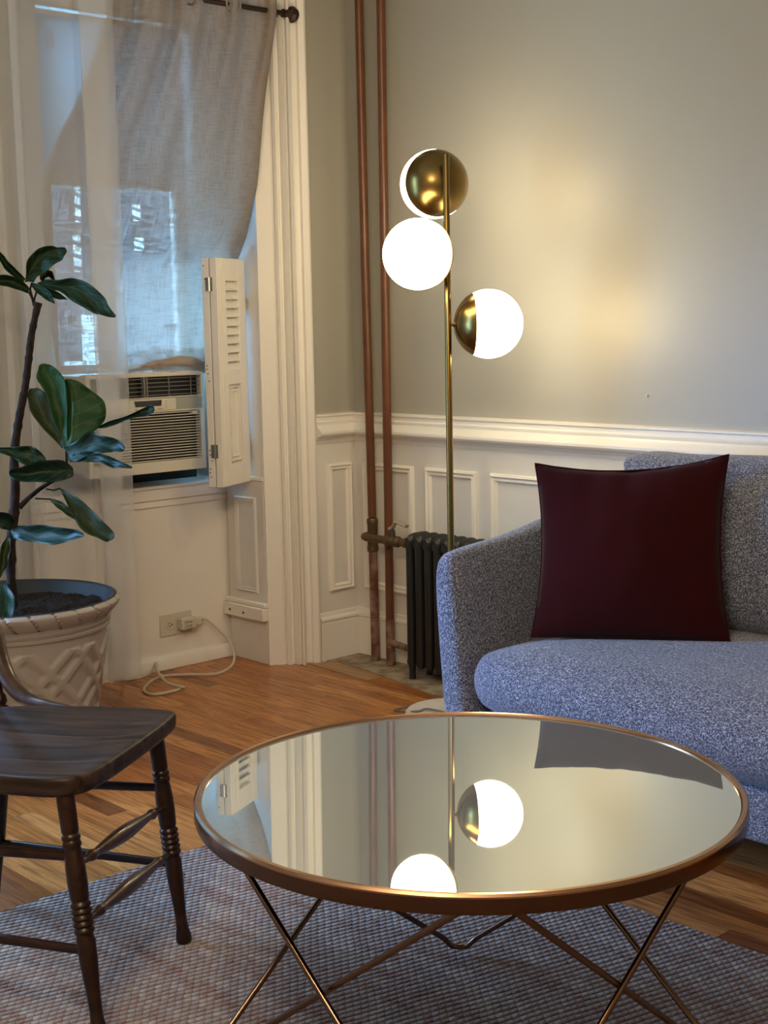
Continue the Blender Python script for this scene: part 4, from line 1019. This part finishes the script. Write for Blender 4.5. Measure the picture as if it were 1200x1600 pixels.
# back posts, crest, spindles and bent hip brace
for u in (0.045, 0.395):
    bm = B(); turned(bm, cw(u, -0.375, 0.43), cw(u+(-0.03 if u < 0.2 else 0.03), -0.50, 0.95), [(0, 0.013), (0.02, 0.016), (0.035, 0.018), (0.05, 0.013), (0.065, 0.016), (0.08, 0.018), (0.095, 0.013), (0.3, 0.0165), (0.6, 0.015), (0.95, 0.012), (1, 0.010)], 16)
    obj('back_post', bm, m_chair, ch, angle=50)
for k in range(4):
    u = 0.115+0.07*k; bm = B(); turned(bm, cw(u, -0.385, 0.43), cw(u, -0.49, 0.88), [(0, 0.006), (0.3, 0.009), (1, 0.006)], 12); obj('back_spindle', bm, m_chair, ch)
rw = []
for k in range(15):
    u = -0.01+0.46*k/14; b_ = 0.03*(2*k/14-1)**2
    rw.append([cw(u, -0.515+b_+d, z) for d, z in ((-0.009, 0.86), (0.009, 0.86), (0.006, 0.965-0.03*(2*k/14-1)**2), (-0.012, 0.965-0.03*(2*k/14-1)**2))])
bm = B(); V = grid(bm, rw, close=True); bm.faces.new(V[0]); bm.faces.new(list(reversed(V[-1]))); obj('crest_rail', bm, m_chair, ch, bevel=0.004)
# hip brace: from the back post, sweeping down onto the seat edge
hb = [at(-40, 930, 2.99)-cb, at(-12, 985, 2.98)-cb, at(2, 1035, 2.96)-cb, at(20, 1072, 2.93)-cb, at(45, 1094, 2.90)-cb, at(75, 1103, 2.87)-cb, at(114, 1108, 2.84)-cb]
hs = [0.018, 0.018, 0.017, 0.0165, 0.015, 0.012, 0.006]
sp_ = smooth_path(hb, 6); rr = []
for i in range(len(sp_)):
    q = i/6; a = int(min(q, 5)); rr.append(hs[a]+(hs[min(a+1, 6)]-hs[a])*(q-a))
bm = B(); tube(bm, sp_, rr, 12, sx=1.2); obj('hip_brace', bm, m_armwood, ch)
# short turned spindle at the far left
bm = B(); turned(bm, at(2, 1117, 2.92)-cb, at(-6, 1040, 2.95)-cb, [(0, 0.011), (0.05, 0.016), (0.15, 0.017), (0.2, 0.011), (0.26, 0.015), (0.38, 0.014), (0.45, 0.009), (0.6, 0.008), (1, 0.012)], 14); obj('arm_spindle', bm, m_chair, ch, angle=50)

# ================================================================== PLANTER AND FIG
DP = 3.80
PC = at(18, 934, DP); PZ = PC.z; PR = 0.288
pot = thing('planter', 'large cream planter with lattice relief and twisted rope rim, left of the chair back', 'planter', (PC.x, PC.y, 0))
def pot_r(z):   # outer body radius
    f = z/PZ
    return 0.185+0.068*(f/0.86)**1.15
bm = B(); NTH, NZ2 = 240, 90; rws = []
z_top = PZ*0.84
for i in range(NZ2+1):
    z = z_top*i/NZ2; row_ = []
    for k in range(NTH):
        th = 2*PI*k/NTH; R0 = pot_r(z); f = z/z_top
        rel_ = 0.0
        if 0.03 < f < 0.93:
            a = th/(2*PI)*8; b_ = z/0.19
            s1 = (a+b_) % 1.0; s2 = (a-b_) % 1.0
            def band(s):      # two flat straps per repeat
                return max(0, min(1, min(s-0.08, 0.30-s)*22)) + max(0, min(1, min(s-0.42, 0.64-s)*22))
            over = (math.floor(a+b_)+math.floor(a-b_)) % 2
            v1, v2 = band(s1), band(s2)
            rel_ = 0.0075*max(v1 if (over or v2 < 0.5) else v1*0.35, v2 if (not over or v1 < 0.5) else v2*0.35)
        row_.append(Vector(((R0+rel_)*math.cos(th), (R0+rel_)*math.sin(th), z)))
    rws.append(row_)
V = grid(bm, rws, close=True); bm.faces.new(V[0])
obj('pot_body', bm, m_pot, pot, angle=60)
bm = B(); rb = pot_r(z_top)
lathe(bm, [(rb-0.004, z_top-0.002), (rb+0.006, z_top), (rb+0.008, z_top+0.008), (rb+0.003, z_top+0.010), (rb+0.007, z_top+0.014), (rb+0.010, z_top+0.022), (rb+0.004, z_top+0.024), (rb+0.006, z_top+0.030)], n=96); obj('neck_rings', bm, m_pot, pot, angle=30)
bm = B(); rws = []; zr0 = z_top+0.028
for i in range(17):
    t = i/16; a = t*PI*0.98-0.35
    row_ = []
    for k in range(320):
        th = 2*PI*k/320
        fl = abs(math.sin(th*14+t*1.7)); bul = -0.013*max(0, 1-fl*6)
        zz = zr0+(PZ-zr0)*t
        R0 = rb+0.004+(PR-rb-0.004)*math.sin(min(1, t*1.15)*PI/2)-(0.010*max(0, t-0.82)/0.18)
        row_.append(Vector(((R0+bul)*math.cos(th), (R0+bul)*math.sin(th), zz)))
    rws.append(row_)
grid(bm, rws, close=True); obj('rope_rim', bm, m_pot, pot, angle=60)
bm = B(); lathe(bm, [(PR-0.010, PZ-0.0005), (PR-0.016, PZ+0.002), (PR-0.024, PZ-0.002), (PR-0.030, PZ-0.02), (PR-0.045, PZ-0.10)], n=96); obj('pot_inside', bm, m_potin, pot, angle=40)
bm = B(); SR = PR-0.030; rws = []
for i in range(1, 30):
    r_ = SR*i/29
    rws.append([Vector((r_*math.cos(2*PI*k/90), r_*math.sin(2*PI*k/90), PZ-0.036+0.012*noise.noise(Vector((r_*math.cos(2*PI*k/90)*22, r_*math.sin(2*PI*k/90)*22, 0)))+0.006*noise.noise(Vector((r_*math.cos(2*PI*k/90)*80, r_*math.sin(2*PI*k/90)*80, 3))))) for k in range(90)])
V = grid(bm, rws, close=True); bm.faces.new(V[0]); so_ = obj('soil', bm, m_soil, pot, angle=180)
so_['kind'] = 'stuff'

fig = thing('fiddle_leaf_fig', 'tall fiddle leaf fig with a bare dark trunk and large green leaves', 'plant', (PC.x, PC.y, PZ-0.036))
fb = Vector(fig.location)
def pt(x, y, d=0.0): return at(x, y, DP+d)-fb
trunk = [(20, 948, 8), (17, 900, 7.5), (17, 850, 7.5), (22, 800, 7.5), (24, 760, 7), (22, 715, 7), (28, 665, 6), (34, 632, 6), (40, 600, 5.5), (45, 560, 5.5), (49, 525, 5.5), (55, 495, 5), (60, 473, 6)]
bm = B(); pts = smooth_path([pt(x, y) for x, y, _ in trunk], 6); rr = []
for i in range(len(pts)):
    q = i/6; a = int(min(q, len(trunk)-2)); rr.append((trunk[a][2]+(trunk[a+1][2]-trunk[a][2])*(q-a))*DP/FPX*(1+0.22*noise.noise(Vector((i*0.45, 2.0, 0)))+(0.22 if i % 9 == 0 else 0)))
tube(bm, pts, rr, 12); obj('trunk', bm, m_bark, fig, angle=70)
bm = B()
for br_ in ([(53, 478), (50, 466), (45, 456)], [(53, 476), (54, 466), (60, 447)], [(52, 470), (47, 452), (50, 442)]):
    tube(bm, [pt(*p) for p in br_], 0.0028, 8)
obj('crown_twigs', bm, m_bark, fig); bm = B()
tube(bm, [pt(30, 793), pt(45, 778), (pt(62, 764)), pt(80, 753), pt(97, 745), pt(104, 725), pt(104, 700)], [0.008, 0.0065, 0.006, 0.005, 0.0045, 0.004, 0.003], 10)
tube(bm, [pt(55, 779), pt(80, 780)], 0.0022, 8); tube(bm, [pt(72, 764), pt(84, 766), pt(94, 763)], 0.0022, 8)
obj('side_branch', bm, m_bark, fig)
for br_ in ([(24, 838), (18, 833), (20, 828)], [(20, 740), (40, 728), (70, 722)], [(18, 925), (10, 915), (5, 912)]):
    bm = B(); tube(bm, [pt(*p) for p in br_], 0.003, 8); obj('leaf_stalk', bm, m_bark, fig)
bm = B(); tube(bm, [pt(104, 700), pt(125, 690), pt(143, 668)], 0.0022, 8); obj('leaf_stalk', bm, m_bark, fig)
def leaf(st_, m, d0=0.0, d1=0.0, fold=0.02, k=5, flip=1):
    """st_: stations (left px, mid px, right px) from stalk to tip; fold lifts the blade edges off the midrib in depth"""
    n_ = len(st_)
    Ls, Ms, Rs = [], [], []
    for i, (l, m_, r_) in enumerate(st_):
        t = i/(n_-1); d = d0+(d1-d0)*t; ff_ = fold*math.sin(PI*min(1, max(0.03, t)))
        Ls.append(pt(l[0], l[1], d-ff_)); Ms.append(pt(m_[0], m_[1], d)); Rs.append(pt(r_[0], r_[1], d-ff_*flip))
    Ls, Ms, Rs = smooth_path(Ls, k), smooth_path(Ms, k), smooth_path(Rs, k)
    rws = []
    for i, (a, b_, c) in enumerate(zip(Ls, Ms, Rs)):
        t = i/(len(Ls)-1); r_ = []
        for s in range(9):
            q = s/4.0
            p = a.lerp(b_, q) if q <= 1 else b_.lerp(c, q-1)
            bul = math.sin(PI*(q if q <= 1 else q-1))*0.006*math.sin(PI*t)
            wav = 0.0055*math.sin(t*19+(0 if q <= 1 else 2))*abs(q-1)
            r_.append(p+Fw*(bul+wav))
        rws.append(r_)
    bm = B(); grid(bm, rws, uv=True)
    o = obj('leaf', bm, m, fig, angle=180)
    so2 = o.modifiers.new('thick', 'SOLIDIFY'); so2.thickness = 0.0007; so2.offset = 0
    return o
def ribbon(mids, hw, m, **kw):
    P_ = [Vector((x, y)) for x, y in mids]; st_ = []; n_ = len(P_)
    for i, p in enumerate(P_):
        d = (P_[min(i+1, n_-1)]-P_[max(i-1, 0)]).normalized(); q = Vector((-d.y, d.x)); t = i/(n_-1)
        w_ = hw[i] if isinstance(hw, (list, tuple)) else hw*max(0.06, math.sin(PI*min(1, 0.1+t*0.9))**0.7)
        st_.append(((p+q*w_)[:], p[:], (p-q*w_)[:]))
    return leaf(st_, m, **kw)
# crown
leaf([((38, 441), (45, 440), (52, 441)), ((41, 424), (47, 424), (60, 432)), ((44, 404), (55, 412), (72, 424)), ((58, 390), (70, 398), (86, 413)), ((80, 384), (86, 391), (97, 405)), ((90, 387), (96, 390), (101, 400)), ((102, 387), (103, 389), (104, 392))], m_leaf, 0, -0.03, 0.02)
leaf([((58, 442), (60, 444), (63, 447)), ((72, 436), (74, 445), (78, 452)), ((92, 438), (94, 447), (95, 456)), ((112, 434), (113, 449), (112, 470)), ((133, 440), (132, 458), (130, 480)), ((150, 452), (148, 470), (146, 489)), ((163, 465), (160, 480), (157, 492)), ((170, 478), (169, 486), (168, 495)), ((181, 493), (181, 494), (179, 496))], m_leaf, 0, -0.07, 0.02)
ribbon([(50, 444), (60, 451), (70, 458), (78, 466), (85, 474)], 7, m_leaf, d0=0, d1=-0.08)
ribbon([(62, 446), (75, 455), (90, 462), (105, 468)], 6, m_leaf, d0=0, d1=-0.02)
ribbon([(38, 438), (25, 428), (12, 416), (2, 402), (-8, 385)], 6, m_leaf, d0=0, d1=-0.04)
ribbon([(45, 455), (30, 445), (12, 439), (-8, 438), (-30, 444)], 9, m_leaf, d0=0, d1=-0.05)
ribbon([(64, 438), (70, 429), (78, 428), (86, 440)], 6, m_leaf, d0=0.03, d1=0.08)
# middle cluster
leaf([((96, 700), (100, 700), (104, 698)), ((80, 682), (90, 682), (100, 678)), ((62, 664), (76, 662), (95, 655)), ((48, 642), (62, 636), (86, 630)), ((43, 622), (54, 616), (70, 613)), ((46, 607), (50, 607), (58, 606))], m_leaf4, 0, 0.04, 0.02)
leaf([((100, 698), (104, 698), (106, 697)), ((88, 665), (96, 664), (105, 662)), ((78, 640), (90, 636), (105, 630)), ((70, 612), (85, 606), (103, 600)), ((57, 590), (74, 586), (95, 584)), ((60, 575), (70, 573), (84, 573)), ((64, 569), (68, 568), (75, 569))], m_leaf2, -0.01, 0.02, 0.02)
leaf([((103, 698), (107, 699), (112, 700)), ((102, 680), (112, 680), (140, 680)), ((101, 660), (112, 660), (156, 665)), ((101, 640), (113, 640), (166, 650)), ((101, 622), (112, 622), (163, 628)), ((101, 605), (110, 605), (145, 612)), ((102, 596), (106, 595), (125, 597)), ((103, 592), (105, 592), (110, 592))], m_leaf2, -0.02, 0.0, -0.015)
leaf([((143, 667), (143, 668), (146, 669)), ((158, 664), (160, 665), (163, 669)), ((175, 657), (176, 660), (178, 664)), ((192, 652), (194, 654), (196, 657)), ((208, 646), (210, 649), (213, 652)), ((225, 637), (227, 643), (230, 650)), ((236, 633), (238, 639), (239, 645)), ((241, 637), (241, 639), (241, 641))], m_leaf3, 0.02, -0.02, 0.012)
leaf([((97, 697), (104, 706), (108, 722)), ((118, 690), (122, 704), (122, 721)), ((139, 673), (138, 695), (140, 710)), ((156, 680), (158, 694), (160, 708)), ((176, 684), (176, 697), (178, 706)), ((190, 691), (189, 699), (189, 706)), ((195, 698), (195, 700), (194, 703))], m_leaf3, -0.02, -0.10, 0.02)
leaf([((112, 710), (113, 716), (115, 722)), ((130, 705), (133, 714), (138, 722)), ((150, 707), (153, 715), (158, 723)), ((168, 712), (171, 720), (175, 731)), ((186, 720), (188, 725), (190, 731)), ((206, 729), (207, 731), (205, 732))], m_leaf3, -0.03, -0.12, 0.015)
leaf([((114, 731), (115, 737), (114, 744)), ((100, 720), (102, 735), (100, 750)), ((80, 719), (82, 736), (80, 753)), ((58, 721), (60, 738), (58, 753)), ((36, 729), (38, 741), (38, 753)), ((20, 732), (21, 741), (22, 749)), ((14, 738), (14, 741), (15, 744))], m_leaf3, -0.03, -0.10, 0.03)
leaf([((72, 717), (72, 719), (70, 721)), ((60, 703), (58, 713), (55, 725)), ((47, 697), (44, 710), (40, 726)), ((28, 698), (26, 708), (24, 718)), ((8, 699), (6, 703), (8, 710)), ((-14, 700), (-14, 702), (-14, 706))], m_leaf, -0.02, -0.02, 0.015)
# lower leaves
leaf([((95, 763), (93, 764), (94, 767)), ((108, 770), (104, 775), (103, 782)), ((124, 779), (117, 790), (112, 803)), ((143, 797), (132, 808), (122, 820)), ((160, 813), (148, 824), (136, 834)), ((174, 828), (162, 836), (152, 840)), ((179, 838), (171, 843), (165, 846)), ((176, 843), (171, 845), (167, 847))], m_leaf4, 0.0, -0.06, 0.02)
ribbon([(80, 781), (92, 788), (104, 797), (118, 808), (132, 822)], 6, m_leaf4, d0=0.0, d1=-0.03)
leaf([((17, 822), (17, 832), (20, 842)), ((38, 821), (38, 833), (36, 845)), ((62, 820), (62, 835), (60, 848)), ((86, 823), (85, 836), (84, 851)), ((108, 826), (107, 837), (106, 846)), ((122, 828), (123, 836), (122, 841)), ((130, 833), (131, 835), (130, 838)),], m_leaf3, -0.02, -0.14, 0.02)
ribbon([(22, 824), (12, 816), (-2, 812), (-18, 816)], 13, m_leaf3, d0=0, d1=-0.08)
ribbon([(6, 912), (9, 930), (8, 950), (2, 968), (-6, 985)], [4, 12, 15, 13, 3], m_leaf3, d0=-0.01, d1=-0.16)
ribbon([(14, 838), (8, 860), (4, 885), (-2, 905)], 8, m_leaf4, d0=-0.01, d1=-0.04)

# ================================================================== small wall marks, chandelier
hk = ony(1012, 618, -0.0)
t = obj('wall_hook', lathe(B(), [(0, 0), (0.004, 0), (0.0035, 0.006), (0, 0.007)], (0, 0, 0), (0, -1, 0), 10), m_scar); t.location = hk; tag(t, 'tiny pale nail head on the wall above the chair rail right of the lamp', 'nail')
# five-bulb chandelier over the camera side of the room (reflected in the brass)
cz = 2.25; cc = Vector((2.95, -3.25, cz))
chd = thing('chandelier', 'small brass chandelier with five frosted bulbs behind the viewpoint', 'ceiling light', cc)
bm = B(); lathe(bm, [(0, CZ-cz), (0.06, CZ-cz), (0.05, CZ-cz-0.03), (0.012, CZ-cz-0.05), (0.010, 0.03), (0.035, 0.015), (0.035, -0.02), (0, -0.04)], n=20); obj('stem', bm, m_brass, chd)
for k in range(5):
    a = 2*PI*k/5+0.4; d = Vector((math.cos(a), math.sin(a), 0))
    bm = B(); tube(bm, smooth_path([d*0.03, d*0.14+Vector((0, 0, -0.05)), d*0.26+Vector((0, 0, -0.02)), d*0.30+Vector((0, 0, 0.02))], 5), 0.006, 8); ar = obj('arm', bm, m_brass, chd)
    bm = B(); bmesh.ops.create_icosphere(bm, subdivisions=3, radius=0.035)
    for v in bm.verts: v.co += d*0.30+Vector((0, 0, 0.055))
    bl_ = obj('bulb', bm, emis_mat('warm_bulb', (1.0, 0.80, 0.55), 1.0), ar)
    l = bpy.data.lights.new('bulb_light', 'POINT'); l.energy = BULB; l.color = (1.0, 0.80, 0.56); l.shadow_soft_size = 0.05
    lo = bpy.data.objects.new('bulb_light', l); COL.objects.link(lo); lo.parent = chd; lo.location = d*0.30+Vector((0, 0, 0.055))
    bl_.data.materials[0].node_tree.nodes['Principled BSDF'].inputs['Emission Strength'].default_value = 25
    bl_.visible_shadow = True
